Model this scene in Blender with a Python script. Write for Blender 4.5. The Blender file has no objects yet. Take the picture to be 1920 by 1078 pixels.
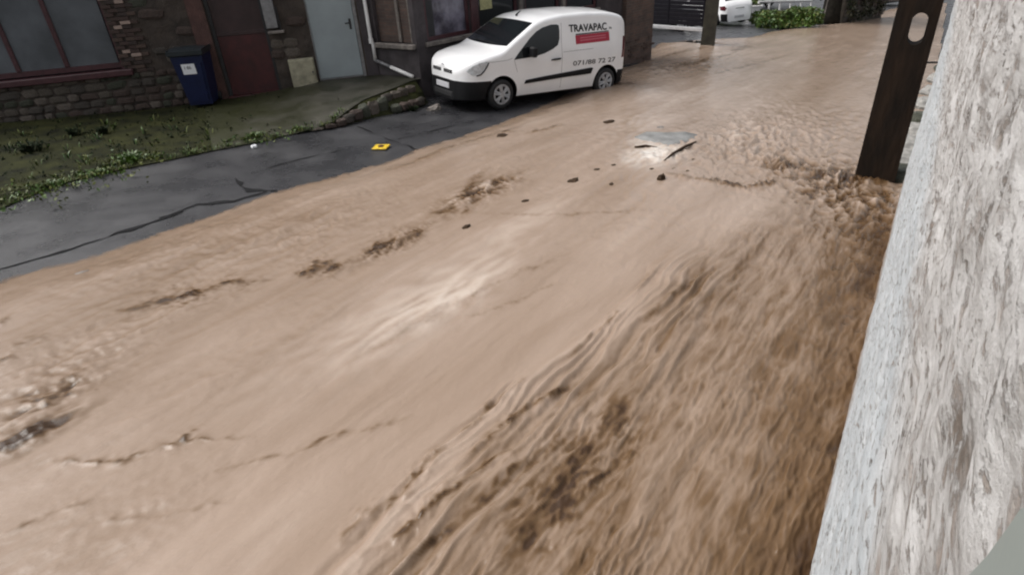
import bpy, bmesh, math, random
import numpy as np
from mathutils import Vector, Matrix, noise as mnoise
random.seed(7); rng = np.random.default_rng(11)
S = bpy.context.scene
COL = S.collection
R = math.radians

# ------------------------------------------------------------------ camera, sky, sun, exposure
PITCH, ROLL, FLPX = R(31.0), R(-3.7), 1150.0
cf = np.array([0, math.cos(PITCH), -math.sin(PITCH)]); cu0 = np.array([0, math.sin(PITCH), math.cos(PITCH)]); cx0 = np.array([1., 0, 0])
cx = math.cos(ROLL)*cx0 + math.sin(ROLL)*cu0
cu = -math.sin(ROLL)*cx0 + math.cos(ROLL)*cu0
cam = bpy.data.cameras.new('camera'); camo = bpy.data.objects.new('camera', cam); COL.objects.link(camo)
cam.sensor_width = 36; cam.lens = FLPX/1920*36; cam.clip_start = 0.02; cam.clip_end = 600
camo.matrix_world = Matrix(((cx[0], cu[0], -cf[0], 0), (cx[1], cu[1], -cf[1], 0), (cx[2], cu[2], -cf[2], 0), (0, 0, 0, 1)))
S.camera = camo

SUN_EL, SUN_AZ = R(56), R(-78)          # azimuth from +Y towards +X
w = bpy.data.worlds.new('World'); S.world = w; w.use_nodes = True
nt = w.node_tree; bg = nt.nodes['Background']
sky = nt.nodes.new('ShaderNodeTexSky'); sky.sky_type = 'NISHITA'; sky.sun_disc = False
sky.sun_elevation = SUN_EL; sky.sun_rotation = SUN_AZ
sky.air_density = 1.0; sky.dust_density = 6.0; sky.ozone_density = 1.0
hsv = nt.nodes.new('ShaderNodeHueSaturation'); hsv.inputs['Saturation'].default_value = 0.22
nt.links.new(sky.outputs[0], hsv.inputs['Color']); nt.links.new(hsv.outputs[0], bg.inputs['Color'])
bg.inputs['Strength'].default_value = 0.15
sun = bpy.data.lights.new('sun', 'SUN'); sun.energy = 1.2; sun.angle = R(40); sun.color = (1, .97, .93)
suno = bpy.data.objects.new('sun', sun); COL.objects.link(suno)
sd = Vector((math.sin(SUN_AZ)*math.cos(SUN_EL), math.cos(SUN_AZ)*math.cos(SUN_EL), math.sin(SUN_EL)))
suno.rotation_euler = sd.to_track_quat('Z', 'Y').to_euler()
S.view_settings.view_transform = 'Standard'; S.view_settings.look = 'None'
S.view_settings.exposure = 0.45; S.view_settings.gamma = 1; S.view_settings.use_curve_mapping = False
S.render.engine = 'CYCLES'
S.cycles.filter_width = 2.1
S.cycles.max_bounces = 6

# ------------------------------------------------------------------ helpers: where the street lies
def rz(x, y):                            # height of the street under a point (camera is the origin)
    u = .84*np.asarray(x, float) + .55*np.asarray(y, float)
    return -3.318 - .03*(u-6) - .0606*np.logaddexp(0, (u-6)/1.2)
def ray(px, py): return (px-960)/FLPX*cx - (py-539)/FLPX*cu + cf
def gr(px, py, dz=0.0):                  # photo point -> point on the street
    d = ray(px, py); t = -3/d[2]
    for _ in range(60):
        q = d*t; t += .7*((float(rz(q[0], q[1]))+dz) - q[2])/d[2]
    return d*t
def zplane(px, py, z): d = ray(px, py); return d*z/d[2]
class Frame:                             # wall frame: a along the wall, d into the wall, h above its base
    def __init__(s, o, az):
        s.o = np.array(o, float); A = R(az); s.x = np.array([math.sin(A), math.cos(A), 0]); s.y = np.array([-s.x[1], s.x[0], 0]); s.z = np.array([0, 0, 1.])
    def p(s, a, d, h): return s.o + s.x*a + s.y*d + s.z*h
    def hit(s, px, py, dep=0.0):
        dd = ray(px, py); t = ((s.o + s.y*dep)@s.y)/(dd@s.y); q = dd*t - s.o
        return float(q@s.x), float(q@s.z)
ID = Frame((0, 0, 0), 90)

class MB:
    def __init__(s): s.v = []; s.f = []; s.m = []
    def add(s, vs, fs, mi=0):
        b = len(s.v); s.v += [tuple(map(float, v)) for v in vs]; s.f += [tuple(b+i for i in f) for f in fs]; s.m += [mi]*len(fs); return s
    def box(s, fr, a0, a1, d0, d1, h0, h1, mi=0):
        c = [fr.p(a, d, h) for h in (h0, h1) for d in (d0, d1) for a in (a0, a1)]
        return s.add(c, [(0, 2, 3, 1), (4, 5, 7, 6), (0, 1, 5, 4), (2, 6, 7, 3), (0, 4, 6, 2), (1, 3, 7, 5)], mi)
    def bbox(s, fr, a0, a1, d0, d1, h0, h1, c=.01, mi=0):      # box with bevelled edges
        pts = []; 
        for sa in (0, 1):
            for sdd in (0, 1):
                for sh in (0, 1):
                    A, D, H = (a0, a1)[sa], (d0, d1)[sdd], (h0, h1)[sh]
                    ia, idd, ih = (c, -c)[sa], (c, -c)[sdd], (c, -c)[sh]
                    pts += [fr.p(A, D+idd, H+ih), fr.p(A+ia, D, H+ih), fr.p(A+ia, D+idd, H)]
        bm = bmesh.new(); vs = [bm.verts.new(p) for p in pts]
        r = bmesh.ops.convex_hull(bm, input=vs); bm.verts.index_update()
        s.add([v.co for v in bm.verts], [[v.index for v in f.verts] for f in bm.faces], mi); bm.free(); return s
    def tube(s, path, r, n=10, mi=0, caps=True):
        P = [Vector(p) for p in path]; rr = r if hasattr(r, '__len__') else [r]*len(P); rings = []
        for i, p in enumerate(P):
            t = ((P[min(i+1, len(P)-1)]-p).normalized() + (p-P[max(i-1, 0)]).normalized()); t.normalize()
            u = t.orthogonal().normalized() if i == 0 else (u - t*u.dot(t)).normalized()
            v = t.cross(u)
            rings.append([p + (u*math.cos(2*math.pi*k/n)+v*math.sin(2*math.pi*k/n))*rr[i] for k in range(n)])
        vs = [q for ring in rings for q in ring]
        fs = [(i*n+k, i*n+(k+1) % n, (i+1)*n+(k+1) % n, (i+1)*n+k) for i in range(len(P)-1) for k in range(n)]
        if caps: fs += [tuple(range(n))[::-1], tuple((len(P)-1)*n+k for k in range(n))]
        return s.add(vs, fs, mi)
    def lathe(s, prof, n=28, axis='y', c=(0, 0, 0), mi=0):     # profile of (r, along)
        vs = []
        for (r, t) in prof:
            for k in range(n):
                a = 2*math.pi*k/n; ca, sa = math.cos(a)*r, math.sin(a)*r
                vs.append((c[0]+ca, c[1]+t, c[2]+sa) if axis == 'y' else (c[0]+ca, c[1]+sa, c[2]+t))
        fs = [(i*n+k, i*n+(k+1) % n, (i+1)*n+(k+1) % n, (i+1)*n+k) for i in range(len(prof)-1) for k in range(n)]
        return s.add(vs, fs, mi)
    def grid(s, P, mi=0):                                      # P: rows x cols x 3
        P = np.asarray(P); r, c = P.shape[:2]
        return s.add(P.reshape(-1, 3), [(i*c+j, i*c+j+1, (i+1)*c+j+1, (i+1)*c+j) for i in range(r-1) for j in range(c-1)], mi)
    def prism(s, fr, poly, d0, d1, mi=0):                      # polygon of (a,h) extruded in depth
        n = len(poly); vs = [fr.p(a, d0, h) for a, h in poly]+[fr.p(a, d1, h) for a, h in poly]
        return s.add(vs, [tuple(range(n)), tuple(range(2*n-1, n-1, -1))]+[(i, i+n, (i+1) % n+n, (i+1) % n) for i in range(n)], mi)

def obj(name, mb, mat, parent=None, smooth=False, recalc=True):
    me = mb if isinstance(mb, bpy.types.Mesh) else None
    if me is None:
        me = bpy.data.meshes.new(name)
        off = Vector((0, 0, 0))
        if parent is not None and not parent.get('_local'): off = base_of(parent)
        me.from_pydata([tuple(Vector(v)-off) for v in mb.v], [], mb.f)
        mats = mat if isinstance(mat, (list, tuple)) else [mat]
        for m in mats: me.materials.append(m)
        me.polygons.foreach_set('material_index', mb.m)
        if recalc:
            bm = bmesh.new(); bm.from_mesh(me); bmesh.ops.recalc_face_normals(bm, faces=bm.faces); bm.to_mesh(me); bm.free()
        if smooth: me.shade_smooth()
    o = bpy.data.objects.new(name, me); COL.objects.link(o)
    if parent is not None: o.parent = parent
    return o
def base_of(o):
    v = Vector((0, 0, 0))
    while o is not None: v = v + o.location; o = o.parent
    return v
def tag(o, label, cat, group=None, kind=None):
    o['label'] = label; o['category'] = cat
    if group: o['group'] = group
    if kind: o['kind'] = kind
    return o
def thing(name, label, cat, loc=(0, 0, 0), rot=None, group=None, local=False):
    o = bpy.data.objects.new(name, None); COL.objects.link(o); o.location = loc; o.empty_display_size = .2
    if rot is not None: o.rotation_euler = rot
    if local: o['_local'] = 1
    return tag(o, label, cat, group)
def piece(name, me, mat, parent, M):     # a copy of a shared mesh placed by a world matrix
    o = bpy.data.objects.new(name, me); COL.objects.link(o); o.parent = parent
    o.matrix_local = Matrix.Translation(-base_of(parent)) @ M
    return o
def structure(o): o['kind'] = 'structure'; return o

# ------------------------------------------------------------------ helpers: materials
def mat(name, col, rough=.6, var=.25, scale=6., bump=.15, bscale=40., col2=None, spec=.5, metal=0., stretch=(1, 1, 1), coat=0., detail=6, lo=.35, hi=.65, rvar=0.):
    m = bpy.data.materials.new(name); m.use_nodes = True; N = m.node_tree.nodes; L = m.node_tree.links; b = N['Principled BSDF']
    tc = N.new('ShaderNodeTexCoord'); mp = N.new('ShaderNodeMapping'); mp.inputs['Scale'].default_value = stretch
    L.new(tc.outputs['Object'], mp.inputs['Vector'])
    n1 = N.new('ShaderNodeTexNoise'); n1.inputs['Scale'].default_value = scale; n1.inputs['Detail'].default_value = detail; n1.inputs['Roughness'].default_value = .6
    L.new(mp.outputs[0], n1.inputs['Vector'])
    r = N.new('ShaderNodeValToRGB'); c2 = col2 or tuple(c*(1-var) for c in col)
    c1 = col if col2 else tuple(min(1, c*(1+var*.6)) for c in col)
    r.color_ramp.elements[0].position = lo; r.color_ramp.elements[1].position = hi
    r.color_ramp.elements[0].color = (*c2, 1); r.color_ramp.elements[1].color = (*c1, 1)
    L.new(n1.outputs['Fac'], r.inputs['Fac']); L.new(r.outputs[0], b.inputs['Base Color'])
    b.inputs['Roughness'].default_value = rough; b.inputs['Metallic'].default_value = metal; b.inputs['Specular IOR Level'].default_value = spec
    if coat: b.inputs['Coat Weight'].default_value = coat; b.inputs['Coat Roughness'].default_value = .06
    if rvar:
        mr = N.new('ShaderNodeMapRange'); mr.inputs['From Min'].default_value = .35; mr.inputs['From Max'].default_value = .65
        mr.inputs['To Min'].default_value = max(.02, rough-rvar); mr.inputs['To Max'].default_value = rough+rvar
        L.new(n1.outputs['Fac'], mr.inputs['Value']); L.new(mr.outputs[0], b.inputs['Roughness'])
    if bump:
        n2 = N.new('ShaderNodeTexNoise'); n2.inputs['Scale'].default_value = bscale; n2.inputs['Detail'].default_value = 5
        L.new(mp.outputs[0], n2.inputs['Vector'])
        bp = N.new('ShaderNodeBump'); bp.inputs['Strength'].default_value = bump; bp.inputs['Distance'].default_value = .02
        L.new(n2.outputs['Fac'], bp.inputs['Height']); L.new(bp.outputs[0], b.inputs['Normal'])
    return m
def moss_edge(m, x0, x1, col):
    N = m.node_tree.nodes; L = m.node_tree.links; b = N['Principled BSDF']; src = b.inputs['Base Color'].links[0].from_socket
    g = N.new('ShaderNodeNewGeometry'); sp = N.new('ShaderNodeSeparateXYZ'); L.new(g.outputs['Position'], sp.inputs[0])
    nz = N.new('ShaderNodeTexNoise'); nz.inputs['Scale'].default_value = 2.4; nz.inputs['Detail'].default_value = 7; L.new(g.outputs['Position'], nz.inputs['Vector'])
    ma = N.new('ShaderNodeMath'); ma.operation = 'MULTIPLY_ADD'; ma.inputs[1].default_value = 2.6; L.new(nz.outputs['Fac'], ma.inputs[0]); L.new(sp.outputs['X'], ma.inputs[2])
    mr = N.new('ShaderNodeMapRange'); mr.inputs['From Min'].default_value = x0+1.3; mr.inputs['From Max'].default_value = x1+1.3; L.new(ma.outputs[0], mr.inputs['Value'])
    mx = N.new('ShaderNodeMix'); mx.data_type = 'RGBA'; L.new(mr.outputs[0], mx.inputs['Factor']); mx.inputs['A'].default_value = (*col, 1); L.new(src, mx.inputs['B']); L.new(mx.outputs['Result'], b.inputs['Base Color'])
def brick_mat(name, c1, c2, mortar, fr, bw=.22, bh=.07):
    m = mat(name, c1); N = m.node_tree.nodes; L = m.node_tree.links; b = N['Principled BSDF']
    geo = N.new('ShaderNodeNewGeometry')
    da = N.new('ShaderNodeVectorMath'); da.operation = 'DOT_PRODUCT'; da.inputs[1].default_value = tuple(fr.x)
    L.new(geo.outputs['Position'], da.inputs[0])
    sp = N.new('ShaderNodeSeparateXYZ'); L.new(geo.outputs['Position'], sp.inputs[0])
    cb = N.new('ShaderNodeCombineXYZ'); L.new(da.outputs['Value'], cb.inputs[0]); L.new(sp.outputs['Z'], cb.inputs[1])
    bt = N.new('ShaderNodeTexBrick'); bt.inputs['Scale'].default_value = 1; bt.inputs['Brick Width'].default_value = bw; bt.inputs['Row Height'].default_value = bh
    bt.inputs['Mortar Size'].default_value = .009; bt.inputs['Mortar Smooth'].default_value = .3
    bt.inputs['Color1'].default_value = (*c1, 1); bt.inputs['Color2'].default_value = (*c2, 1); bt.inputs['Mortar'].default_value = (*mortar, 1)
    L.new(cb.outputs[0], bt.inputs['Vector'])
    nz = [n for n in N if n.bl_idname == 'ShaderNodeTexNoise'][0]; nz.inputs['Scale'].default_value = 3
    mx = N.new('ShaderNodeMix'); mx.data_type = 'RGBA'; mx.blend_type = 'MULTIPLY'; mx.inputs['Factor'].default_value = .8
    rr = N.new('ShaderNodeValToRGB'); rr.color_ramp.elements[0].position = .3; rr.color_ramp.elements[1].position = .7
    rr.color_ramp.elements[0].color = (.45, .45, .45, 1); rr.color_ramp.elements[1].color = (1.2, 1.15, 1.1, 1)
    L.new(nz.outputs['Fac'], rr.inputs['Fac']); L.new(bt.outputs['Color'], mx.inputs['A']); L.new(rr.outputs[0], mx.inputs['B'])
    L.new(mx.outputs['Result'], b.inputs['Base Color'])
    bp = N.new('ShaderNodeBump'); bp.inputs['Strength'].default_value = .6; bp.inputs['Distance'].default_value = .012; bp.invert = True
    L.new(bt.outputs['Fac'], bp.inputs['Height']); L.new(bp.outputs[0], b.inputs['Normal'])
    b.inputs['Roughness'].default_value = .7
    return m

M = {}
M['asphalt'] = mat('wet_asphalt', (.042, .042, .045), .33, scale=1.3, col2=(.025, .025, .028), bump=.4, bscale=160, rvar=.12, spec=.45)
M['tar'] = mat('tar_crack', (.017, .017, .018), .9, bump=.3, spec=.05)
M['pavement'] = mat('wet_mossy_concrete', (.062, .058, .048), .55, scale=1.6, col2=(.020, .021, .012), bump=.5, bscale=45, rvar=.12, spec=.2)
moss_edge(M['pavement'], -5.6, -3.4, (.026, .028, .011))
M['earth'] = mat('dark_wet_earth', (.034, .036, .013), .85, scale=2.2, col2=(.011, .012, .007), bump=.9, bscale=25, spec=.08)
M['render'] = mat('dirty_brown_render', (.060, .045, .036), .85, scale=2.2, col2=(.026, .020, .016), bump=.7, bscale=22)
M['stone'] = [mat('rubble_stone_%d' % i, c, .75, scale=9, var=.45, bump=.7, bscale=30) for i, c in enumerate([(.078, .064, .050), (.052, .043, .035), (.105, .086, .07), (.060, .040, .032), (.046, .049, .033)])]
M['brick'] = [mat('old_brick_%d' % i, c, .75, scale=14, var=.35, bump=.4, bscale=60) for i, c in enumerate([(.055, .032, .026), (.075, .047, .036), (.34, .25, .21), (.040, .026, .022)])]
M['frame'] = mat('dark_red_frame_paint', (.060, .022, .026), .4, scale=8, bump=.05)
M['frost'] = mat('grey_frosted_pane', (.115, .125, .14), .30, scale=1.1, col2=(.06, .066, .074), bump=.03, spec=.6)
M['reddoor'] = mat('deep_red_door_paint', (.050, .009, .010), .5, scale=5, var=.35, bump=.1)
M['reddoor_up'] = mat('faded_red_door_paint', (.036, .018, .018), .55, scale=4, var=.3, bump=.1)
M['redplaster'] = mat('reddish_plaster', (.075, .036, .030), .8, scale=4, var=.4, bump=.5)
M['greydoor'] = mat('pale_grey_door_paint', (.27, .31, .325), .45, scale=1.5, var=.1, bump=.03)
M['dark'] = mat('dark_shadowless_trim', (.02, .02, .022), .5, bump=.05)
M['box'] = mat('cream_box_plastic', (.30, .28, .20), .6, scale=6, var=.35, bump=.1)
M['metalgrey'] = mat('galvanised_grey', (.20, .20, .205), .45, scale=10, var=.25, bump=.08, metal=.2)
M['palemetal'] = mat('pale_metal_rail', (.42, .42, .43), .5, scale=9, var=.2, bump=.05)
M['whitepipe'] = mat('white_pvc', (.74, .73, .72), .4, scale=7, var=.12, bump=.02)
M['bin'] = mat('navy_bin_plastic', (.008, .013, .05), .38, scale=8, var=.2, bump=.06)
M['binlid'] = mat('dark_lid_plastic', (.017, .022, .026), .33, scale=8, var=.2, bump=.06)
M['sticker'] = mat('white_sticker', (.75, .76, .78), .5, var=.05, bump=0)
M['ink'] = mat('black_ink', (.012, .012, .014), .5, var=.05, bump=0)
M['pinkprint'] = mat('pale_red_print', (.50, .12, .16), .45, var=.05, bump=0)
M['redprint'] = mat('red_print', (.36, .018, .045), .45, var=.05, bump=0)
M['vanwhite'] = mat('white_vehicle_paint', (.83, .83, .835), .28, scale=2, var=.03, bump=0, coat=.7)
M['blackplastic'] = mat('black_bumper_plastic', (.006, .006, .007), .6, scale=30, var=.2, bump=.08, bscale=200, spec=.25)
M['glass'] = mat('dark_vehicle_glass', (.010, .012, .014), .06, var=.1, bump=0, spec=.5)
M['lamp'] = mat('clear_lamp_cover', (.52, .54, .56), .12, scale=20, var=.3, bump=.05, coat=.6)
M['tail'] = mat('dark_red_lamp', (.10, .012, .02), .15, var=.2, bump=0, coat=.6)
M['chrome'] = mat('bright_metal', (.62, .62, .63), .25, var=.1, bump=0, metal=.9)
M['hub'] = mat('silver_hubcap', (.42, .42, .43), .38, scale=20, var=.2, bump=.04, metal=.3)
M['tyre'] = mat('tyre_rubber', (.014, .014, .015), .7, scale=20, var=.3, bump=.2)
M['plate'] = mat('number_plate', (.50, .50, .52), .4, var=.05, bump=0)
M['carblack'] = mat('black_vehicle_paint', (.010, .010, .013), .25, var=.1, bump=0, coat=.8)
M['pole'] = mat('dark_wet_timber_pole', (.024, .015, .010), .75, scale=5, stretch=(1, 1, .25), col2=(.010, .0075, .006), bump=.6, bscale=18, spec=.12)
M['gate'] = mat('dark_gate_paint', (.008, .007, .011), .7, spec=.15, var=.3, bump=.08)
M['gatepost'] = mat('dark_gate_post', (.035, .032, .022), .7, scale=4, var=.5, bump=.3)
M['leafA'] = mat('bright_leaf', (.07, .13, .014), .5, scale=2.2, col2=(.025, .06, .007), bump=0)
M['leafB'] = mat('dark_leaf', (.010, .015, .005), .8, spec=.15, scale=2.2, col2=(.007, .014, .004), bump=0)
M['leafC'] = mat('yellow_green_leaf', (.10, .115, .016), .7, scale=5, col2=(.035, .05, .008), bump=0)
M['leafD'] = mat('brown_leaf', (.07, .06, .03), .6, scale=3, col2=(.03, .032, .014), bump=0)
M['ivystone'] = mat('brown_mortar', (.05, .042, .032), .85, scale=4, var=.5, bump=.6)
M['bark'] = mat('dark_bark', (.016, .014, .011), .9, spec=.1, var=.5, bump=.6)
M['debris'] = mat('wet_brown_debris', (.035, .020, .010), .75, var=.4, bump=.3, spec=.15)
M['yellow'] = mat('yellow_plastic', (.62, .42, .02), .45, scale=30, var=.4, bump=.1)
M['slab'] = mat('pale_grey_wet_slab', (.20, .20, .195), .55, scale=5, var=.3, bump=.4, spec=.3)
M['lavender'] = mat('painted_reflection_pane', (.20, .19, .24), .15, scale=1.2, col2=(.055, .05, .065), bump=0, lo=.42, hi=.58)  # pale lavender reflection put into the pane's colour
M['notice'] = mat('pale_yellow_paper', (.42, .40, .20), .6, scale=20, var=.3, bump=0)
M['darkplaster'] = mat('dark_purple_grey_plaster', (.050, .042, .045), .8, scale=2.5, var=.4, bump=.4, bscale=30)
M['sill'] = mat('weathered_stone_sill', (.17, .15, .135), .7, scale=7, var=.4, bump=.4)
M['ledge'] = mat('smooth_grey_green_paint', (.24, .27, .255), .55, scale=3, var=.1, bump=.03)
M['roof'] = mat('slate_roof', (.05, .05, .055), .6, bump=.3)

def water_mat():
    m = bpy.data.materials.new('muddy_flood_water'); m.use_nodes = True; N = m.node_tree.nodes; L = m.node_tree.links; b = N['Principled BSDF']
    at = N.new('ShaderNodeAttribute'); at.attribute_name = 'silt_shade'
    tc = N.new('ShaderNodeTexCoord')
    mp = N.new('ShaderNodeMapping'); mp.vector_type = 'TEXTURE'; mp.inputs['Rotation'].default_value = (0, 0, R(51)); mp.inputs['Scale'].default_value = (5.5, 1, 1)
    L.new(tc.outputs['Object'], mp.inputs['Vector'])
    n1 = N.new('ShaderNodeTexNoise'); n1.inputs['Scale'].default_value = 2.4; n1.inputs['Detail'].default_value = 9; n1.inputs['Roughness'].default_value = .62; n1.inputs['Distortion'].default_value = .6
    L.new(mp.outputs[0], n1.inputs['Vector'])
    ma = N.new('ShaderNodeMath'); ma.operation = 'MULTIPLY_ADD'; ma.inputs[1].default_value = .34; ma.inputs[2].default_value = -.17
    L.new(n1.outputs['Fac'], ma.inputs[0])
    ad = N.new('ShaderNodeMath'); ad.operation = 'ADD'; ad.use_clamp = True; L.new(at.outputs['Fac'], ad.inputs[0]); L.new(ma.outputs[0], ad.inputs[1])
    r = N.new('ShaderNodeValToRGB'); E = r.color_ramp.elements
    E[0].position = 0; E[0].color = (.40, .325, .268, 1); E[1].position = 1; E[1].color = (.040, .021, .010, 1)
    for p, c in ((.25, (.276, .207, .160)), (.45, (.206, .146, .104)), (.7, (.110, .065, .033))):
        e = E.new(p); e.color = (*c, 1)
    L.new(ad.outputs[0], r.inputs['Fac']); fa = N.new('ShaderNodeAttribute'); fa.attribute_name = 'froth_sheen'
    fm = N.new('ShaderNodeMix'); fm.data_type = 'RGBA'; L.new(fa.outputs['Fac'], fm.inputs['Factor']); L.new(r.outputs[0], fm.inputs['A']); fm.inputs['B'].default_value = (.62, .59, .55, 1)
    L.new(fm.outputs['Result'], b.inputs['Base Color'])
    b.inputs['Roughness'].default_value = .20
    al = N.new('ShaderNodeAttribute'); al.attribute_name = 'film'; L.new(al.outputs['Fac'], b.inputs['Alpha']); b.inputs['IOR'].default_value = 1.33
    n2 = N.new('ShaderNodeTexNoise'); n2.inputs['Scale'].default_value = 24; n2.inputs['Detail'].default_value = 5; n2.inputs['Roughness'].default_value = .65
    mp2 = N.new('ShaderNodeMapping'); mp2.vector_type = 'TEXTURE'; mp2.inputs['Rotation'].default_value = (0, 0, R(53)); mp2.inputs['Scale'].default_value = (2.6, 1, 1)
    L.new(tc.outputs['Object'], mp2.inputs['Vector']); L.new(mp2.outputs[0], n2.inputs['Vector'])
    bp = N.new('ShaderNodeBump'); bp.inputs['Strength'].default_value = .24; bp.inputs['Distance'].default_value = .02
    L.new(n2.outputs['Fac'], bp.inputs['Height']); L.new(bp.outputs[0], b.inputs['Normal'])
    return m
M['water'] = water_mat()

def whitewash_mat():
    m = bpy.data.materials.new('flaking_whitewash'); m.use_nodes = True; N = m.node_tree.nodes; L = m.node_tree.links; b = N['Principled BSDF']
    tc = N.new('ShaderNodeTexCoord')
    def noi(sc, det, ro, st=(1, 1, 1)):
        mp = N.new('ShaderNodeMapping'); mp.vector_type = 'TEXTURE'; mp.inputs['Rotation'].default_value = (0, 0, R(55.8)); mp.inputs['Scale'].default_value = st; L.new(tc.outputs['Object'], mp.inputs['Vector'])
        n = N.new('ShaderNodeTexNoise'); n.inputs['Scale'].default_value = sc; n.inputs['Detail'].default_value = det; n.inputs['Roughness'].default_value = ro
        L.new(mp.outputs[0], n.inputs['Vector']); return n
    def ramp(n, p0, p1, c0, c1):
        r = N.new('ShaderNodeValToRGB'); r.color_ramp.elements[0].position = p0; r.color_ramp.elements[1].position = p1
        r.color_ramp.elements[0].color = (*c0, 1); r.color_ramp.elements[1].color = (*c1, 1); L.new(n.outputs['Fac'], r.inputs['Fac']); return r
    base0 = ramp(noi(15, 9, .72, (4, 1, 1)), .34, .60, (.29, .275, .26), (.55, .54, .53))
    low = ramp(noi(9, 7, .6, (3, 1, 1)), .35, .65, (.38, .41, .43), (.52, .545, .56))
    geo = N.new('ShaderNodeNewGeometry'); sz = N.new('ShaderNodeSeparateXYZ'); L.new(geo.outputs['Position'], sz.inputs[0])
    hz = N.new('ShaderNodeMath'); hz.operation = 'MULTIPLY_ADD'; hz.inputs[1].default_value = .35; L.new(noi(3, 4, .6, (2, 1, 1)).outputs['Fac'], hz.inputs[0]); L.new(sz.outputs['Z'], hz.inputs[2])
    hm = N.new('ShaderNodeMapRange'); hm.inputs['From Min'].default_value = -.92; hm.inputs['From Max'].default_value = -.62; L.new(hz.outputs[0], hm.inputs['Value'])
    bm_ = N.new('ShaderNodeMix'); bm_.data_type = 'RGBA'; L.new(hm.outputs[0], bm_.inputs['Factor']); L.new(low.outputs[0], bm_.inputs['A']); L.new(base0.outputs[0], bm_.inputs['B'])
    f1 = ramp(noi(22, 8, .72, (2.2, 1, 1)), .50, .57, (0, 0, 0), (1, 1, 1))
    f2 = ramp(noi(9, 5, .6, (5, 1, 1)), .46, .60, (0, 0, 0), (1, 1, 1))
    f3 = ramp(noi(48, 6, .72, (2.6, 1, 1)), .555, .625, (0, 0, 0), (.85, .85, .85))
    m0 = N.new('ShaderNodeMath'); m0.operation = 'MULTIPLY_ADD'; m0.inputs[1].default_value = .8; m0.inputs[2].default_value = .2; L.new(hm.outputs[0], m0.inputs[0])
    mu0 = N.new('ShaderNodeMath'); mu0.operation = 'MULTIPLY'; L.new(f2.outputs[0], mu0.inputs[0]); L.new(m0.outputs[0], mu0.inputs[1]); f2 = mu0
    mu = N.new('ShaderNodeMath'); mu.operation = 'MULTIPLY'; L.new(f1.outputs[0], mu.inputs[0]); L.new(f2.outputs[0], mu.inputs[1])
    mxx = N.new('ShaderNodeMath'); mxx.operation = 'MAXIMUM'; L.new(mu.outputs[0], mxx.inputs[0]); L.new(f3.outputs[0], mxx.inputs[1])
    dark = ramp(noi(7, 3, .5), .4, .6, (.13, .105, .085), (.30, .25, .215))
    mx = N.new('ShaderNodeMix'); mx.data_type = 'RGBA'; L.new(mxx.outputs[0], mx.inputs['Factor']); L.new(bm_.outputs['Result'], mx.inputs['A']); L.new(dark.outputs[0], mx.inputs['B'])
    mh = N.new('ShaderNodeMapRange'); mh.inputs['From Min'].default_value = -2.62; mh.inputs['From Max'].default_value = -3.0; mh.inputs['To Max'].default_value = .9; L.new(hz.outputs[0], mh.inputs['Value'])
    mm = N.new('ShaderNodeMix'); mm.data_type = 'RGBA'; L.new(mh.outputs[0], mm.inputs['Factor']); L.new(mx.outputs['Result'], mm.inputs['A']); mm.inputs['B'].default_value = (.20, .13, .08, 1)
    L.new(mm.outputs['Result'], b.inputs['Base Color']); b.inputs['Roughness'].default_value = .85
    hh = N.new('ShaderNodeMath'); hh.operation = 'MULTIPLY_ADD'; hh.inputs[1].default_value = -.6; L.new(mxx.outputs[0], hh.inputs[0]); L.new(noi(28, 7, .7).outputs['Fac'], hh.inputs[2])
    bp = N.new('ShaderNodeBump'); bp.inputs['Strength'].default_value = .8; bp.inputs['Distance'].default_value = .012
    L.new(hh.outputs[0], bp.inputs['Height']); L.new(bp.outputs[0], b.inputs['Normal'])
    return m
M['whitewash'] = whitewash_mat()

# ------------------------------------------------------------------ numpy gradient noise
_perm = rng.permutation(256).astype(np.int64); _perm = np.concatenate([_perm, _perm, _perm])
def P2(x, y, seed=0):
    x = np.asarray(x, float)+seed*17.31; y = np.asarray(y, float)+seed*9.77
    xi = np.floor(x).astype(np.int64); yi = np.floor(y).astype(np.int64); xf = x-xi; yf = y-yi
    def g(ix, iy, dx, dy):
        a = _perm[(_perm[ix & 255]+(iy & 255)) & 511]*(2*math.pi/256); return np.cos(a)*dx+np.sin(a)*dy
    u = xf*xf*xf*(xf*(xf*6-15)+10); v = yf*yf*yf*(yf*(yf*6-15)+10)
    a = g(xi, yi, xf, yf); b = g(xi+1, yi, xf-1, yf); c = g(xi, yi+1, xf, yf-1); d = g(xi+1, yi+1, xf-1, yf-1)
    return ((a+(b-a)*u)*(1-v)+(c+(d-c)*u)*v)*1.5
def sst(e0, e1, x): t = np.clip((x-e0)/(e1-e0), 0, 1); return t*t*(3-2*t)

# ------------------------------------------------------------------ ground, road, water
def polar_sheet(name, radii, az0, az1, na, zf, m):
    az = np.linspace(R(az0), R(az1), na)
    X = np.outer(radii, np.sin(az)); Y = np.outer(radii, np.cos(az)); Z = zf(X, Y)
    r, c = X.shape
    me = bpy.data.meshes.new(name)
    idx = np.arange(r*c).reshape(r, c)
    q = np.stack([idx[:-1, :-1], idx[:-1, 1:], idx[1:, 1:], idx[1:, :-1]], -1).reshape(-1, 4)[:, ::-1]
    return X, Y, Z, q, me
def build_mesh(me, V, Q, m):
    me.vertices.add(len(V)); me.vertices.foreach_set('co', np.asarray(V, np.float32).ravel())
    n = len(Q); me.loops.add(n*4); me.polygons.add(n)
    me.loops.foreach_set('vertex_index', np.asarray(Q, np.int32).ravel())
    me.polygons.foreach_set('loop_start', np.arange(0, n*4, 4, dtype=np.int32)); me.polygons.foreach_set('loop_total', np.full(n, 4, np.int32))
    me.update(calc_edges=True); me.materials.append(m); me.shade_smooth()
    o = bpy.data.objects.new(me.name, me); COL.objects.link(o); return o
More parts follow.
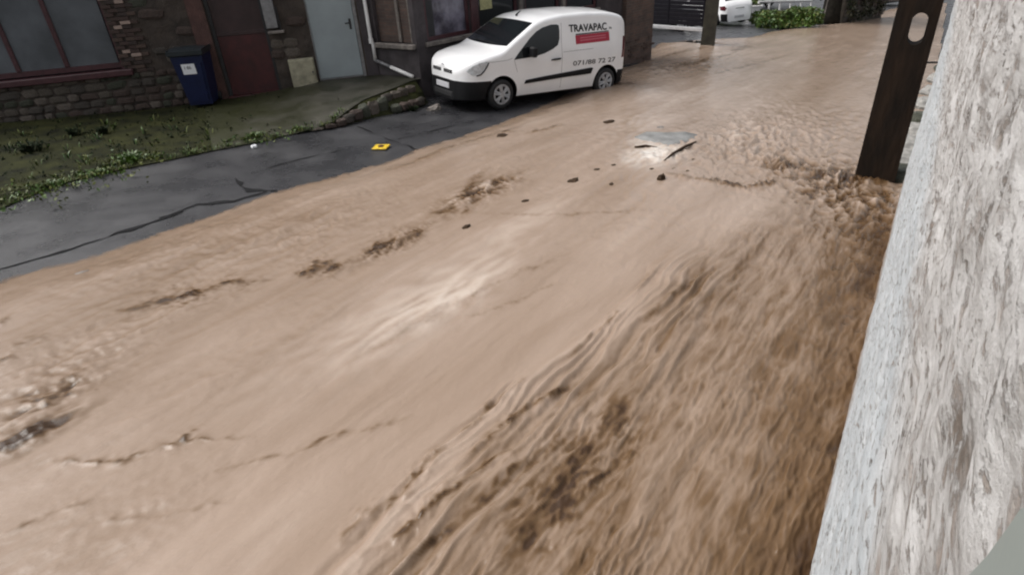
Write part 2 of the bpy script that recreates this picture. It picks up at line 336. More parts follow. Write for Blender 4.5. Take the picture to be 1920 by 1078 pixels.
# ground: one sheet out to the horizon
X, Y, Z, q, me = polar_sheet('ground', np.array([.05, 1, 3, 8, 16, 30, 60, 120, 300, 500]), 0, 360, 73, lambda x, y: rz(x, y)*1.0-.06, M['earth'])
pass
structure(build_mesh(me, np.stack([X, Y, Z], -1).reshape(-1, 3), q[:, ::-1], M['earth']))
X, Y, Z, q, me = polar_sheet('road', np.concatenate([np.linspace(.3, 20, 90), np.linspace(21, 100, 80)]), -100, 100, 220, rz, M['asphalt'])
Z = Z + .003*P2(X/.9, Y/.9, 3)
road = structure(build_mesh(me, np.stack([X, Y, Z], -1).reshape(-1, 3), q, M['asphalt']))

# flood water edge against the dry asphalt, seen from the street side
EDGE = [(-420, 690), (-200, 610), (0, 531), (130, 490), (250, 452), (400, 405), (500, 368), (640, 326), (720, 304), (800, 276), (870, 251), (925, 236), (955, 224), (1000, 206), (1040, 186), (1080, 166), (1110, 146), (1150, 130), (1195, 121), (1218, 95), (1236, 80), (1268, 78), (1308, 84), (1345, 86), (1410, 70), (1450, 59), (1500, 52), (1560, 45), (1640, 34), (1660, 20), (1700, 11), (1790, 5)]
EW = np.array([gr(*p)[:2] for p in EDGE])
es = np.array([math.sin(R(40)), math.cos(R(40))]); en = np.array([es[1], -es[0]])
Es = EW@es; En = EW@en
o_ = np.argsort(Es); Es, En = Es[o_], En[o_]
fs_ = np.array([math.sin(R(37)), math.cos(R(37))]); fn_ = np.array([fs_[1], -fs_[0]])

def px_line(pts): return np.array([gr(*p)[:2] for p in pts])
def seg_dist(X, Y, L, pad=.6):
    """distance to a polyline and running position along it"""
    d = np.full(X.shape, 9.0); tt = np.zeros(X.shape)
    x0, y0 = L.min(0)-pad; x1, y1 = L.max(0)+pad
    k = (X > x0) & (X < x1) & (Y > y0) & (Y < y1)
    if not k.any(): return d, tt
    x = X[k]; y = Y[k]; best = np.full(x.shape, 9.0); bt = np.zeros(x.shape); n = len(L)-1
    for i in range(n):
        a = L[i]; v = L[i+1]-a; l2 = v@v+1e-9
        t = np.clip(((x-a[0])*v[0]+(y-a[1])*v[1])/l2, 0, 1)
        dd = np.hypot(x-a[0]-t*v[0], y-a[1]-t*v[1]); up = dd < best
        best[up] = dd[up]; bt[up] = (i+t[up])/n
    d[k] = best; tt[k] = bt
    return d, tt
BND = px_line([(560, 1130), (645, 1055), (700, 990), (765, 925), (850, 850), (960, 742), (1100, 652), (1165, 598), (1235, 520), (1330, 440), (1450, 375), (1520, 340)])
Bs = BND@fs_; Bn = BND@fn_; o_ = np.argsort(Bs); Bs, Bn = Bs[o_], Bn[o_]
WA, WB = np.array([1.54, 2.05]), np.array([4.93, 7.03])     # foot of the white wall
wdir = (WB-WA)/np.linalg.norm(WB-WA); wn = np.array([wdir[1], -wdir[0]])
RIDGES = [  # photo polyline, height (m), half width (m), dark tone of silt and painted shade
    ([(640, 1045), (700, 985), (760, 930), (800, 885)], .045, .03, .55), ([(785, 915), (810, 885), (850, 852)], .045, .022, .6), ([(860, 840), (930, 770), (1000, 715)], .045, .022, .6), ([(1050, 695), (1110, 645), (1165, 597)], .045, .022, .6), ([(680, 1075), (790, 985), (880, 915), (985, 860)], .05, .024, .6),
    ([(930, 1085), (985, 1020), (1040, 960), (1085, 890), (1150, 800), (1180, 770)], -.05, .085, .8),
    ([(1000, 1030), (1070, 960), (1110, 900), (1165, 790)], .07, .05, .15), ([(1100, 935), (1160, 885), (1190, 865)], .05, .022, .5),
    ([(760, 1078), (860, 1000), (990, 890), (1090, 800)], .03, .02, .5), ([(900, 850), (1010, 775), (1080, 730)], .03, .018, .5), ([(850, 900), (960, 820), (1060, 740)], .03, .018, .45),
    ([(868, 425), (876, 385), (888, 345), (915, 320)], .02, .06, .5), ([(225, 602), (300, 578), (350, 572), (430, 545), (520, 535)], .03, .07, .75), ([(300, 580), (340, 572), (380, 560)], .04, .085, 1.0),
    ([(560, 528), (600, 515), (645, 508)], .04, .08, .9), ([(690, 492), (715, 475), (760, 458), (805, 447)], .05, .09, .85), ([(540, 530), (640, 510), (740, 468)], .03, .05, .3),
    ([(5, 870), (40, 845), (80, 832), (100, 828)], .08, .06, .95), ([(40, 775), (80, 765), (105, 773)], .05, .035, .8), ([(30, 768), (90, 745), (130, 730), (195, 695)], .04, .03, .5), ([(90, 768), (150, 755), (195, 742)], .035, .022, .5),
    ([(85, 876), (150, 880), (240, 884), (290, 860), (340, 845), (400, 805)], .05, .018, .75), ([(290, 860), (350, 842), (490, 838)], .03, .014, .5),
    ([(0, 620), (25, 618)], .05, .04, .6), ([(30, 665), (100, 645)], .05, .06, .45), ([(0, 695), (40, 690)], .04, .04, .45),
    ([(1240, 335), (1300, 345), (1345, 352), (1385, 363), (1420, 362), (1460, 350), (1490, 340)], .08, .05, .75), ([(1330, 345), (1390, 362), (1470, 345)], .05, .04, .6),
    ([(980, 262), (1030, 248), (1060, 240)], .05, .045, .55), ([(700, 345), (800, 300), (880, 272), (960, 252)], .04, .05, .35), ([(940, 258), (950, 253)], .05, .06, .75),
    ([(1220, 118), (1260, 108), (1300, 98), (1330, 92)], .05, .08, .8), ([(1230, 140), (1300, 125), (1350, 112), (1400, 98)], .05, .12, .6), ([(1370, 102), (1405, 92)], .08, .15, .95), ([(1330, 148), (1400, 130), (1480, 110)], .05, .08, .5),
    ([(1130, 175), (1190, 170)], .03, .12, .8), ([(640, 700), (760, 640), (860, 580), (960, 530), (1080, 485)], .018, .03, .3), ([(700, 660), (800, 600), (900, 545)], .014, .02, .1), ([(880, 410), (1000, 415), (1100, 412), (1225, 405)], .015, .035, .25),
    ([(400, 900), (560, 860), (700, 810)], .015, .02, .35), ([(0, 1030), (90, 985), (200, 950)], .02, .025, .35), ([(200, 1000), (330, 975), (470, 950)], .015, .02, .35), ([(640, 840), (700, 815), (780, 790)], .014, .018, .3),
    ([(850, 620), (960, 580), (1060, 540)], .01, .02, .25), ([(1180, 575), (1220, 535), (1240, 505)], .03, .025, .3), ([(1190, 625), (1260, 575), (1330, 515)], .03, .022, .35),
    ([(1540, 330), (1600, 345), (1670, 352)], .10, .13, .7), ([(1450, 315), (1500, 330), (1560, 345), (1600, 352)], .06, .10, .6)]
PATCH = [  # photo centre, extent along and across the current (m), chop (m), dark tone of silt with troughs painted darker
    ((900, 372), .75, .24, .03, .85), ((560, 440), 2.2, .8, .015, .08), ((300, 470), 1.6, .6, .010, .04), ((420, 700), 1.5, .5, .006, .03), ((250, 1000), .8, .4, .006, .03), ((1150, 440), 1.2, .5, .006, .02), ((1560, 350), 1.1, .45, .050, .60), ((1640, 400), 1.2, .5, .045, .40), ((1400, 280), 1.6, 1.0, .035, .10),
    ((58, 835), .32, .13, .018, 1.0), ((90, 770), .4, .14, .016, .5), ((1480, 250), 2.5, 1.2, .03, .06), ((745, 468), .5, .14, .03, .5), ((1280, 130), 2.5, .9, .03, .15), ((1460, 320), .5, .3, .055, .40), ((150, 690), .8, .4, .02, .1), ((1240, 300), .6, .35, .03, -.05)]
FROTH_SHEEN = [((825, 585), .9, .28, .26, .45), ((1222, 300), .55, .38, .42, 1.3), ((1212, 272), .30, .22, .35, 1.3), ((1235, 292), .35, .2, .3, .9), ((1180, 240), 1.2, .5, .10, .6), ((700, 620), 1.5, .5, .10, .4), ((980, 440), 2.0, .6, .08, 0), ((1300, 180), 4, 1.2, .06, .5), ((1400, 270), 1.0, .7, .12, .8)]  # first entry paints a soft sky sheen into the colour; foam by the slab

radii = .55*np.exp(np.linspace(0, math.log(95/.55), 900))
X, Y, Z0, q, me = polar_sheet('flood_water', radii, -66, 56, 900, rz, M['water'])
s = X*fs_[0]+Y*fs_[1]; n = X*fn_[0]+Y*fn_[1]
edge = (X*en[0]+Y*en[1]) - np.interp(X*es[0]+Y*es[1], Es, En) + .10*P2(X/.9, Y/.9, 8)+.05*P2(X/.25, Y/.25, 9)+.03*P2(X/.09, Y/.09, 7)   # >0 : inside the flood
wall_d = (X-WA[0])*wn[0]+(Y-WA[1])*wn[1]                                                      # >0 : behind the white wall
chop = sst(-.06, .45, n-np.interp(s, Bs, Bn)+.12*P2(s/.7, n/.4, 4)) * sst(9.5, 6.6, s)
zone = sst(-.15, .03, n-np.interp(s, Bs, Bn)+.05*P2(s/.7, n/.4, 4)) * sst(1.0, .45, n-np.interp(s, Bs, Bn)) * sst(6.5, 5.0, s)
nearw = np.exp(-np.clip(-wall_d, 0, 9)/.45)
far = np.clip(np.hypot(X, Y)/7, .6, 4)               # far ripples are read larger: only coarse ones are kept there
sw = s+.25*P2(s/1.1, n/.5, 1); nw = n+.10*P2(s/.9, n/.45, 2)+.03*P2(s/.3, n/.2, 5)
rid = lambda a: 1-2.2*np.abs(a)
lft = sst(-.2, -1.6, n-np.interp(s, Bs, Bn))
H = .010*P2(sw/2.2, nw/.42, 10)+.0032*P2(sw/1.2, nw/.14, 11)+.0010*P2(sw/.6, nw/.06, 12)
H += .0035*(1-np.abs(P2(sw/2.4, nw/.20, 13)))**5
swc = s+.12*P2(s/.40, n/.14, 150); nwc = n+.03*P2(s/.9, n/.4, 151)+.012*P2(s/.16, n/.07, 152)
C = chop
H += C*(.028*P2(sw/1.6, nw/.26, 20)+.011*(1-np.abs(P2(s/1.3, nwc/.12, 21))*1.6)+.006*P2(s/.55, nwc/.07, 22))
amp = np.clip(.75+.9*P2(s/.9, n/.5, 153), .15, 1.6)
H += C*amp*(.0070*rid(P2(swc/.46, nwc/.060, 34))+.0050*rid(P2(swc/.17, nwc/.036, 35))+.0040*P2(s/.055, n/.028, 36)+.0022*P2(s/.03, n/.02, 40))
H += zone*(.034*(1-np.abs(P2(sw/1.9, nw/.11, 25))*1.8)+.008*P2(sw/.9, nw/.045, 26))
H += C*nearw*(.024*P2(s/.30, n/.11, 27)+.010*rid(P2(s/.14, n/.05, 28))+.005*P2(s/.06, n/.025, 29))
mid_ = sst(4.5, 7.5, s)
H += (1-C)*sst(.1, 1.2, edge)*((.0010+.0040*mid_)*rid(P2(sw/.30, nw/.14, 37))+(.0006+.0022*mid_)*rid(P2(sw/.12, nw/.065, 38))+.0011*rid(P2(sw/1.3, nw/.055, 39)))
silt_shade = .30+.08*P2(s/2.2, n/.6, 30)+.05*P2(s/1.4, n/.15, 31)+.07*lft*sst(5.5, 1.5, s)
silt_shade += C*(.29+.10*P2(sw/.5, nw/.12, 32)-.09*rid(P2(swc/.46, nwc/.060, 34))-.07*rid(P2(swc/.17, nwc/.036, 35)))-zone*.13*rid(P2(sw/1.9, nw/.11, 25)) + C*nearw*(.30+.14*P2(s/.35, n/.16, 33))  # troughs and the strip by the wall: shade painted in with the silt
warpx = .05*P2(X/.35, Y/.35, 40)+.02*P2(X/.1, Y/.1, 41); warpy = .05*P2(X/.35, Y/.35, 42)+.02*P2(X/.1, Y/.1, 43)
brk = .65+.5*P2(X/.3, Y/.3, 44)
rt1 = rid(P2(sw/.20, nw/.075, 140))*.7+.5*P2(s/.09, n/.05, 141); rt2 = P2(sw/.13, nw/.05, 142)*1.2+.6*P2(s/.05, n/.03, 143)
for pts, hh, ww, si in RIDGES:
    d, t = seg_dist(X+warpx, Y+warpy, px_line(pts)); fade = np.clip(np.minimum(t, 1-t)*5, 0, 1)**.8*np.clip(brk, 0, 1.2)
    kk = d < ww*5+.25
    if not kk.any(): continue
    dk = d[kk]; fk = fade[kk]; wv_ = ww*(.6+.7*np.abs(rt1[kk])+.5*np.clip(brk[kk], 0, 1)); k = np.exp(-(dk/wv_)**2)
    soft = np.exp(-(dk/(wv_*2.6))**2)
    H[kk] += fk*(hh*(.42 if hh < 0 or hh > .09 else .26)*k*(.75+.5*rt1[kk]) + hh*.24*soft*(.8*rt1[kk]+.9*rt2[kk]))
    silt_shade[kk] += si*1.35*fk*(.62*np.exp(-(dk/(wv_*.75))**2)*(.8+.5*rt2[kk]) + .34*soft*np.clip(.3+.9*rt2[kk]-.4*rt1[kk], 0, 1.3))
for (px, py), ls, ln, ch, si in PATCH:
    c = gr(px, py); ds = (s-c[:2]@fs_)/ls; dn = (n-c[:2]@fn_)/ln; k = np.exp(-(ds**2+dn**2))
    tex = .30*rid(P2(sw/.14, nw/.05, 53))+ .8*P2(sw/.30, nw/.14, 50)+.6*(1-2*np.abs(P2(sw/.2, nw/.09, 51)))+.35*P2(s/.08, n/.055, 52)
    H += ch*k*tex; silt_shade += si*1.3*k*(.8-.9*tex)
froth_sheen = np.zeros(X.shape)
for (px, py), ls, ln, a, fw_ in FROTH_SHEEN:
    c = gr(px, py); k = np.exp(-(((s-c[:2]@fs_)/ls)**2+((n-c[:2]@fn_)/ln)**2)); silt_shade -= a*k*(.75+.8*P2(sw/.3, nw/.10, 60)); froth_sheen += a*k*fw_*(.7+1.1*P2(sw/.25, nw/.10, 61)+.5*P2(s/.07, n/.05, 62))
# eddies and bow wave at the pole
cv = gr(1150, 172); H += .10*np.exp(-(((X-cv[0])/1.3)**2+((Y-cv[1])/1.2)**2))
H = np.where(H < -.035, -.035-.02*np.tanh((-H-.035)/.02), H)
Z = Z0 + .075*sst(0, .9, edge) + .005 + H*sst(-.02, .5, edge)
silt_shade = silt_shade + .10*sst(.7, .05, edge)
keep = (edge > -.004) & (wall_d < .25)
kq = keep.ravel()[q].all(1)
used = np.zeros(X.size, bool); used[q[kq].ravel()] = True
remap = np.cumsum(used)-1
V = np.stack([X, Y, Z], -1).reshape(-1, 3)[used]
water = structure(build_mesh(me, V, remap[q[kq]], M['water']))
fl_ = water.data.attributes.new('film', 'FLOAT', 'POINT'); fl_.data.foreach_set('value', (.25+.75*sst(-.004, .13, edge+.05*P2(X/.12, Y/.12, 130))).ravel()[used].astype(np.float32))
fa_ = water.data.attributes.new('froth_sheen', 'FLOAT', 'POINT'); fa_.data.foreach_set('value', np.clip(froth_sheen, 0, 1).ravel()[used].astype(np.float32))
at = water.data.attributes.new('silt_shade', 'FLOAT', 'POINT'); at.data.foreach_set('value', np.clip(silt_shade, 0, 1).ravel()[used].astype(np.float32))

# cracks in the dry asphalt: narrow open seams filled with tar
def ribbon(pts, w0, lift=.008, wob=.05):
    L = px_line(pts); out = []; P = []
    for i in range(len(L)-1):
        k = max(2, int(np.linalg.norm(L[i+1]-L[i])/.12))
        for j in range(k): P.append(L[i]+(L[i+1]-L[i])*j/k)
    P.append(L[-1]); P = np.array(P); T = np.gradient(P, axis=0); T /= np.linalg.norm(T, axis=1)[:, None]+1e-9; Nn = np.stack([-T[:, 1], T[:, 0]], 1)
    P = P+Nn*(wob*P2(P[:, 0]/.25, P[:, 1]/.25, 70))[:, None]; ww = w0*np.clip(.5+1.4*P2(P[:, 0]/.35, P[:, 1]/.35, 71), .08, 2); 
    for sg in (-1, 1): Q = P+Nn*(sg*ww)[:, None]; out.append(np.stack([Q[:, 0], Q[:, 1], rz(Q[:, 0], Q[:, 1])+lift], 1))
    return out
for pts, w0 in [([(-60, 525), (0, 505), (90, 480), (200, 445), (300, 412), (345, 398)], .042), ([(300, 410), (370, 385), (440, 378), (500, 360)], .05), ([(440, 335), (455, 350), (470, 358), (520, 358)], .05), ([(445, 338), (480, 322), (560, 300), (640, 282)], .02), ([(668, 238), (720, 258), (790, 285)], .02), ([(745, 262), (820, 245), (890, 228)], .018)]:
    mb = MB(); mb.grid(np.array(ribbon(pts, w0))); obj('tar_seam', mb, M['tar'], road, recalc=False)

# ------------------------------------------------------------------ pavement in front of the first building
F1 = Frame((-4.1, 14.6, -2.95), 77)
C0 = F1.p(1.38, 0, 0); C1 = np.array([-1.72, 14.2, -2.95])
FE = Frame(C0, math.degrees(math.atan2(*(C1-C0)[:2]))); LE = float(np.linalg.norm((C1-C0)[:2]))
F2 = Frame(C1, 48)
def pav_h(a): return float(np.interp(a, [-9, -3.2, -2.0, -.9, -.1, 3], [-.18, -.2, -.15, -.1, 0, 0]))
KERB = [(-420, 540, None), (-150, 440, None), (0, 392, None), (60, 366, None), (130, 341, None), (190, 327, None), (250, 314, None), (330, 298, None), (400, 283, None), (480, 268, None), (540, 254, None), (585, 243, -3.2), (625, 228, -3.12), (655, 205, -3.05), (680, 188, -3.0), (740, 165, -2.96), (778, 150, -2.95)]
Kp = []
for x, y, z in KERB:
    Kp.append(gr(x, y, .015) if z is None else zplane(x, y, z))
Kp = np.array(Kp)
def resample(P, m):
    d = np.concatenate([[0], np.cumsum(np.linalg.norm(np.diff(P, axis=0), axis=1))]); t = np.linspace(0, d[-1], m); return np.stack([np.interp(t, d, P[:, k]) for k in range(3)], 1)
Kd = resample(Kp, 150)
aL = np.linspace(-8.4, 1.38+LE, 150); Fp = []
for a in aL:
    p = F1.p(a, -.005, pav_h(a)) if a < 1.38 else FE.p(a-1.38, -.005, 0); Fp.append(p)
Fp = np.array(Fp)
rows = []
for v in np.linspace(0, 1, 26):
    Pm = Kd*(1-v)+Fp*v; Pm[:, 2] += .02*P2(Pm[:, 0]/.5, Pm[:, 1]/.5, 80)*min(1, v*4)*min(1, (1-v)*6); rows.append(Pm)
rows = np.array(rows); rows[..., 2] = np.maximum(rows[..., 2], rz(rows[..., 0], rows[..., 1])+.02)
split = int(np.argmax(Kd[:, 0] > gr(400, 283)[0]))
mb = MB(); mb.grid(rows[:, :split+1]); structure(obj('verge', mb, M['earth'], smooth=True))
mb = MB(); mb.grid(rows[:, split:]); pav = structure(obj('pavement', mb, M['pavement'], smooth=True))

# low rubble wall that holds up the end of the pavement
TOP = resample(Kp[11:], 14); BOT = resample(np.array([gr(585, 245), gr(640, 240), gr(690, 226), gr(745, 216), gr(800, 203), gr(806, 196)]), 14)
rw = thing('retaining_wall', 'low mossy rubble wall holding up the end of the raised pavement beside the van', 'wall', tuple(BOT[5]))
mb = MB(); mb.grid(np.array([TOP+np.array([0, .03, -.012]), TOP*.5+BOT*.5+np.array([0, .05, 0]), BOT+np.array([0, .05, -.08])])); obj('mortar_face', mb, M['earth'], rw, recalc=False)
def stone_mesh(name, seed, m):
    r = random.Random(seed); bm = bmesh.new()
    bmesh.ops.create_cube(bm, size=1); bmesh.ops.bevel(bm, geom=list(bm.edges), offset=.22, segments=1, affect='EDGES')
    for v in bm.verts: v.co *= 1+r.uniform(-.16, .16)
    me = bpy.data.meshes.new(name); bm.to_mesh(me); bm.free(); me.materials.append(m); return me
STONES = [stone_mesh('rubble_stone', i, M['stone'][i % 5]) for i in range(10)]
def at_mat(p, xdir, ydir, sx, sy, sz, roll=0):
    x = Vector(xdir).normalized(); y = Vector(ydir).normalized(); z = x.cross(y)
    m = Matrix(((x.x, y.x, z.x), (x.y, y.y, z.y), (x.z, y.z, z.z))).to_4x4()
    return Matrix.Translation(Vector(p)) @ m @ Matrix.Rotation(roll, 4, 'Y') @ Matrix.Diagonal((sx, sy, sz, 1))
for i in range(12):
    seglen = float(np.linalg.norm(BOT[i+1]-BOT[i]))
    hgt = float(TOP[i][2]-BOT[i][2]); nrow = max(1, int(round(hgt/.21)))
    for k in range(nrow):
        t = (k+.5)/nrow; pc = (BOT[i]*(1-t)+TOP[i]*t)*.5+(BOT[i+1]*(1-t)+TOP[i+1]*t)*.5
        piece('stone', random.choice(STONES), None, rw, at_mat(pc, BOT[i+1]-BOT[i], (-.6, .8, 0), seglen*random.uniform(.95, 1.12), .16, hgt/nrow*random.uniform(.96, 1.1), random.uniform(-.08, .08)))

# ------------------------------------------------------------------ first building: rubble house with window and doors
def wall_cells(mb, fr, a0, a1, h0, h1, holes, th, mi=0, dep=0.0):
    A = sorted({a0, a1, *[v for h in holes for v in h[:2] if a0 < v < a1]}); Hh = sorted({h0, h1, *[v for h in holes for v in h[2:4] if h0 < v < h1]})
    for i in range(len(A)-1):
        for j in range(len(Hh)-1):
            ca, ch = (A[i]+A[i+1])/2, (Hh[j]+Hh[j+1])/2
            if any(h[0] < ca < h[1] and h[2] < ch < h[3] for h in holes): continue
            # subdivided front face
            na = max(1, int((A[i+1]-A[i])/.12)); nh = max(1, int((Hh[j+1]-Hh[j])/.12))
            P = np.array([[fr.p(a, dep, h) for a in np.linspace(A[i], A[i+1], na+1)] for h in np.linspace(Hh[j], Hh[j+1], nh+1)])
            mb.grid(P, mi)
    for h in holes:
        x0, x1, y0, y1 = max(h[0], a0), min(h[1], a1), max(h[2], h0), min(h[3], h1)
        for (p, q_) in (((x0, y0), (x0, y1)), ((x1, y0), (x1, y1)), ((x0, y0), (x1, y0)), ((x0, y1), (x1, y1))):
            mb.add([fr.p(p[0], dep, p[1]), fr.p(q_[0], dep, q_[1]), fr.p(q_[0], dep+th, q_[1]), fr.p(p[0], dep+th, p[1])], [(0, 1, 2, 3)], mi)
    return mb
h1 = thing('stone_house', 'dark rubble and brick house on the far side with red framed window and two doors', 'house', tuple(F1.o))
WIN = (-8.2, -3.86, .66, 2.7); RD = (-1.98, -.84, -.2, 2.05); GD = (.03, 1.08, 0, 2.1)
mb = MB(); wall_cells(mb, F1, -9.5, 1.38, -.6, 3.6, [WIN, RD, GD], .22)
wv = np.array(mb.v); dn_ = (P2((wv-F1.o)@F1.x/.35, wv[:, 2]/.3, 90)*.022+P2((wv-F1.o)@F1.x/.12, wv[:, 2]/.12, 91)*.008)
inn = np.abs((wv-F1.o)@F1.y) < .01
wv = wv - F1.y[None]*(dn_*inn)[:, None]*0.0 + F1.y[None]*(dn_*inn)[:, None]; mb.v = [tuple(v) for v in wv]
obj('wall', mb, M['render'], h1)
mb = MB(); mb.box(F1, -9.5, 1.38, .26, 5.5, -.6, 3.6); obj('inner_wall', mb, M['dark'], h1)
mb = MB(); mb.prism(Frame(F1.p(-9.7, 0, 0), 77-90), [(-.3, 3.6), (5.8, 3.6), (2.7, 5.6)], -.0, -11.2); obj('roof', mb, M['roof'], h1)
# window
win = obj('window', MB().box(F1, WIN[0], WIN[1], .10, .15, .70, .80).box(F1, -3.93, -3.86, .09, .16, .66, 2.7).box(F1, WIN[0], WIN[1], .10, .15, 2.62, 2.7), M['frame'], h1)
for a in (-4.93, -5.83, -6.75): obj('mullion', MB().bbox(F1, a-.045, a+.045, .085, .16, .8, 2.62, .012), M['frame'], win)
ed = [-8.2, -6.75, -5.83, -4.93, -3.93]
for i in range(4): obj('pane', MB().box(F1, ed[i]+.03, ed[i+1]-.03, .125, .135, .79, 2.63), M['frost'], win)
obj('window_sill', MB().bbox(F1, -8.4, -3.70, -.10, .12, .55, .675, .015), M['frame'], win)
# red door
rd = obj('red_door', MB().box(F1, RD[0]+.06, RD[1]-.06, .13, .18, -.15, 1.14), M['reddoor'], h1); rd['label'] = 'deep red door with a paler upper half'
obj('upper_panel', MB().box(F1, RD[0]+.06, RD[1]-.06, .135, .18, 1.16, 2.03), M['reddoor_up'], rd)
obj('door_rail', MB().bbox(F1, RD[0]+.06, RD[1]-.06, .115, .17, 1.10, 1.18, .01), M['reddoor_up'], rd)
obj('threshold', MB().bbox(F1, RD[0]-.02, RD[1]+.02, -.06, .14, -.2, -.12, .012), M['reddoor'], rd)
obj('door_frame', MB().box(F1, RD[0], RD[0]+.07, .08, .2, -.15, 2.05).box(F1, RD[1]-.07, RD[1], .08, .2, -.15, 2.05), M['dark'], rd)
obj('door_surround', MB().box(F1, -2.32, RD[0]-.01, -.035, .02, -.3, 2.4), M['redplaster'], h1)
# grey door
gd = obj('grey_door', MB().bbox(F1, GD[0]+.02, GD[1]-.07, .02, .07, .03, 2.08, .008), M['greydoor'], h1); gd['label'] = 'pale grey flush door with a dark lever handle'
obj('door_frame', MB().box(F1, GD[1]-.065, GD[1], .0, .09, 0, 2.1).box(F1, GD[0], GD[0]+.018, .0, .09, 0, 2.1).box(F1, GD[0]+.02, GD[1]-.07, .03, .09, 0, .025), M['metalgrey'], gd)
hd = MB().bbox(F1, .885, .935, .005, .02, 1.02, 1.24, .006); hd.tube([F1.p(.91, .0, 1.16), F1.p(.91, -.05, 1.16), F1.p(.80, -.055, 1.155)], .013, 8); obj('handle', hd, M['dark'], gd)
# dark strip right of the door up to the corner
obj('corner_strip', MB().bbox(F1, 1.12, 1.38, -.02, .03, -.3, 3.4, .01), M['darkplaster'], h1)
# rubble stones in the plinth
def stone_field(parent, fr, a0, a1, h0, h1, sh, avoid=(), cover=1.0, dep=.012, jit=.012):
    h = h0; cnt = 0
    while h < h1:
        rh = sh*random.uniform(.75, 1.25); a = a0+random.uniform(-.1, .1)
        while a < a1:
            ln = rh*random.uniform(1.1, 2.5); ca = a+ln/2; chh = h+rh/2
            if random.random() < cover and not any(z[0] < ca+ln*.45 and ca-ln*.45 < z[1] and z[2] < chh+rh*.45 and chh-rh*.45 < z[3] for z in avoid):
                piece('stone', random.choice(STONES), None, parent, at_mat(fr.p(ca, dep+random.uniform(-jit, jit), chh), fr.x, fr.y, ln*.96, .10, rh*.95, random.uniform(-.06, .06))); cnt += 1
            a += ln+.012
        h += rh+.012
    return cnt
cs = stone_field(h1, F1, -8.3, -2.4, -.35, .5, .15)
cs += stone_field(h1, F1, -3.3, -2.36, .55, 1.9, .17, cover=.18)
cs += stone_field(h1, F1, -.80, -.38, .56, 2.0, .17, avoid=[(-.95, -.48, 1.05, 2.1)])
# quoin bricks by the window
bme = []
for i in range(4):
    bm = bmesh.new(); bmesh.ops.create_cube(bm, size=1); bmesh.ops.bevel(bm, geom=list(bm.edges), offset=.06, segments=1, affect='EDGES')
    me = bpy.data.meshes.new('brick'); bm.to_mesh(me); bm.free(); me.materials.append(M['brick'][i]); bme.append(me)
pale = {(1, 19), (1, 17), (1, 12), (0, 11), (2, 13), (0, 18), (0, 20), (1, 4)}
for r_ in range(26):
    h = .62+r_*.078; nb = 2 if r_ % 2 else 3
    for c_ in range(nb):
        ln = .215 if (c_+r_) % 2 else .105
        a = -3.84+c_*.2+(.05 if r_ % 2 else 0)
        ip = 2 if (c_, r_) in pale or random.random() < .06 else random.choice([0, 0, 1, 3, 3])
        piece('brick', bme[ip], None, h1, at_mat(F1.p(a+ln/2, .015+random.uniform(-.01, .01), h), F1.x, F1.y, .19, .10, .066))

# cream cabinet, letter box, pipe
mc = thing('meter_cabinet', 'cream square meter cabinet on the wall left of the grey door', 'cabinet', tuple(F1.p(-.28, -.06, -.09)))
obj('body', MB().bbox(F1, -.57, -.02, -.10, .0, -.09, .53, .012), M['box'], mc)
obj('door', MB().bbox(F1, -.545, -.045, -.125, -.103, -.06, .50, .008), M['box'], mc)
obj('lock', MB().box(F1, -.10, -.07, -.135, -.124, .22, .25), M['dark'], mc)
lb = thing('letter_box', 'grey metal letter box with a tray beside the red door', 'letter box', tuple(F1.p(-.7, -.08, 1.1)))
obj('body', MB().bbox(F1, -.84, -.60, -.12, .01, 1.2, 1.95, .012), M['metalgrey'], lb)
obj('tray', MB().bbox(F1, -.83, -.50, -.20, .01, 1.10, 1.15, .01), M['sill'], lb)
obj('bracket', MB().bbox(F1, -.585, -.55, -.08, .01, 1.16, 1.6, .006), M['dark'], lb)
pipe0 = F1.p(1.30, -.06, 3.4); corner_h = FE.hit(702, 112)[1]
dp = thing('drainpipe', 'white plastic drainpipe bent along the foot of the side wall', 'pipe', tuple(F1.p(1.3, -.06, 0)))
b0 = FE.p(.0, -.07, corner_h); b1 = FE.p(1.08, -.07, FE.hit(775, 143)[1])
obj('vertical_pipe', MB().tube([pipe0, F1.p(1.30, -.06, .78), F1.p(1.335, -.06, .66), b0], .04, 12), M['whitepipe'], dp, smooth=True)
mid = b0*.58+b1*.42
obj('low_pipe', MB().tube([mid, b1], .042, 12), M['whitepipe'], dp, smooth=True)
obj('joint_pipe', MB().tube([b0, mid], .036, 12), M['metalgrey'], dp, smooth=True)
obj('collar', MB().tube([F1.p(1.30, -.06, .80), F1.p(1.30, -.06, .70)], .052, 12), M['whitepipe'], dp)

# ------------------------------------------------------------------ second building: end wall, shop windows, brick pillar
h2 = thing('brick_building', 'dark brick building behind the white van with shop windows and a brick pillar', 'building', tuple(C1))
M['brickE'] = brick_mat('brown_brick_end', (.105, .066, .052), (.07, .048, .042), (.085, .07, .062), FE)
M['brick2'] = brick_mat('brown_brick_front', (.12, .07, .055), (.075, .052, .045), (.10, .085, .075), F2)
hs = .66
mb = MB(); wall_cells(mb, FE, 0, LE, -.5, 3.8, [(.10, LE-.12, hs+.05, 3.0)], .16); obj('end_wall', mb, M['darkplaster'], h2)
obj('brick_infill', MB().box(FE, .10, LE-.12, .1, .16, hs+.05, 3.0), M['brickE'], h2)
obj('window_sill', MB().bbox(FE, .06, LE-.04, -.10, .10, hs-.06, hs+.05, .02), M['sill'], h2)
obj('mullion', MB().bbox(FE, .70, .78, .05, .1, hs+.06, 3.0, .01), M['sill'], h2)
obj('mullion', MB().bbox(FE, LE-.18, LE-.13, .02, .1, hs+.06, 3.0, .01), M['sill'], h2)
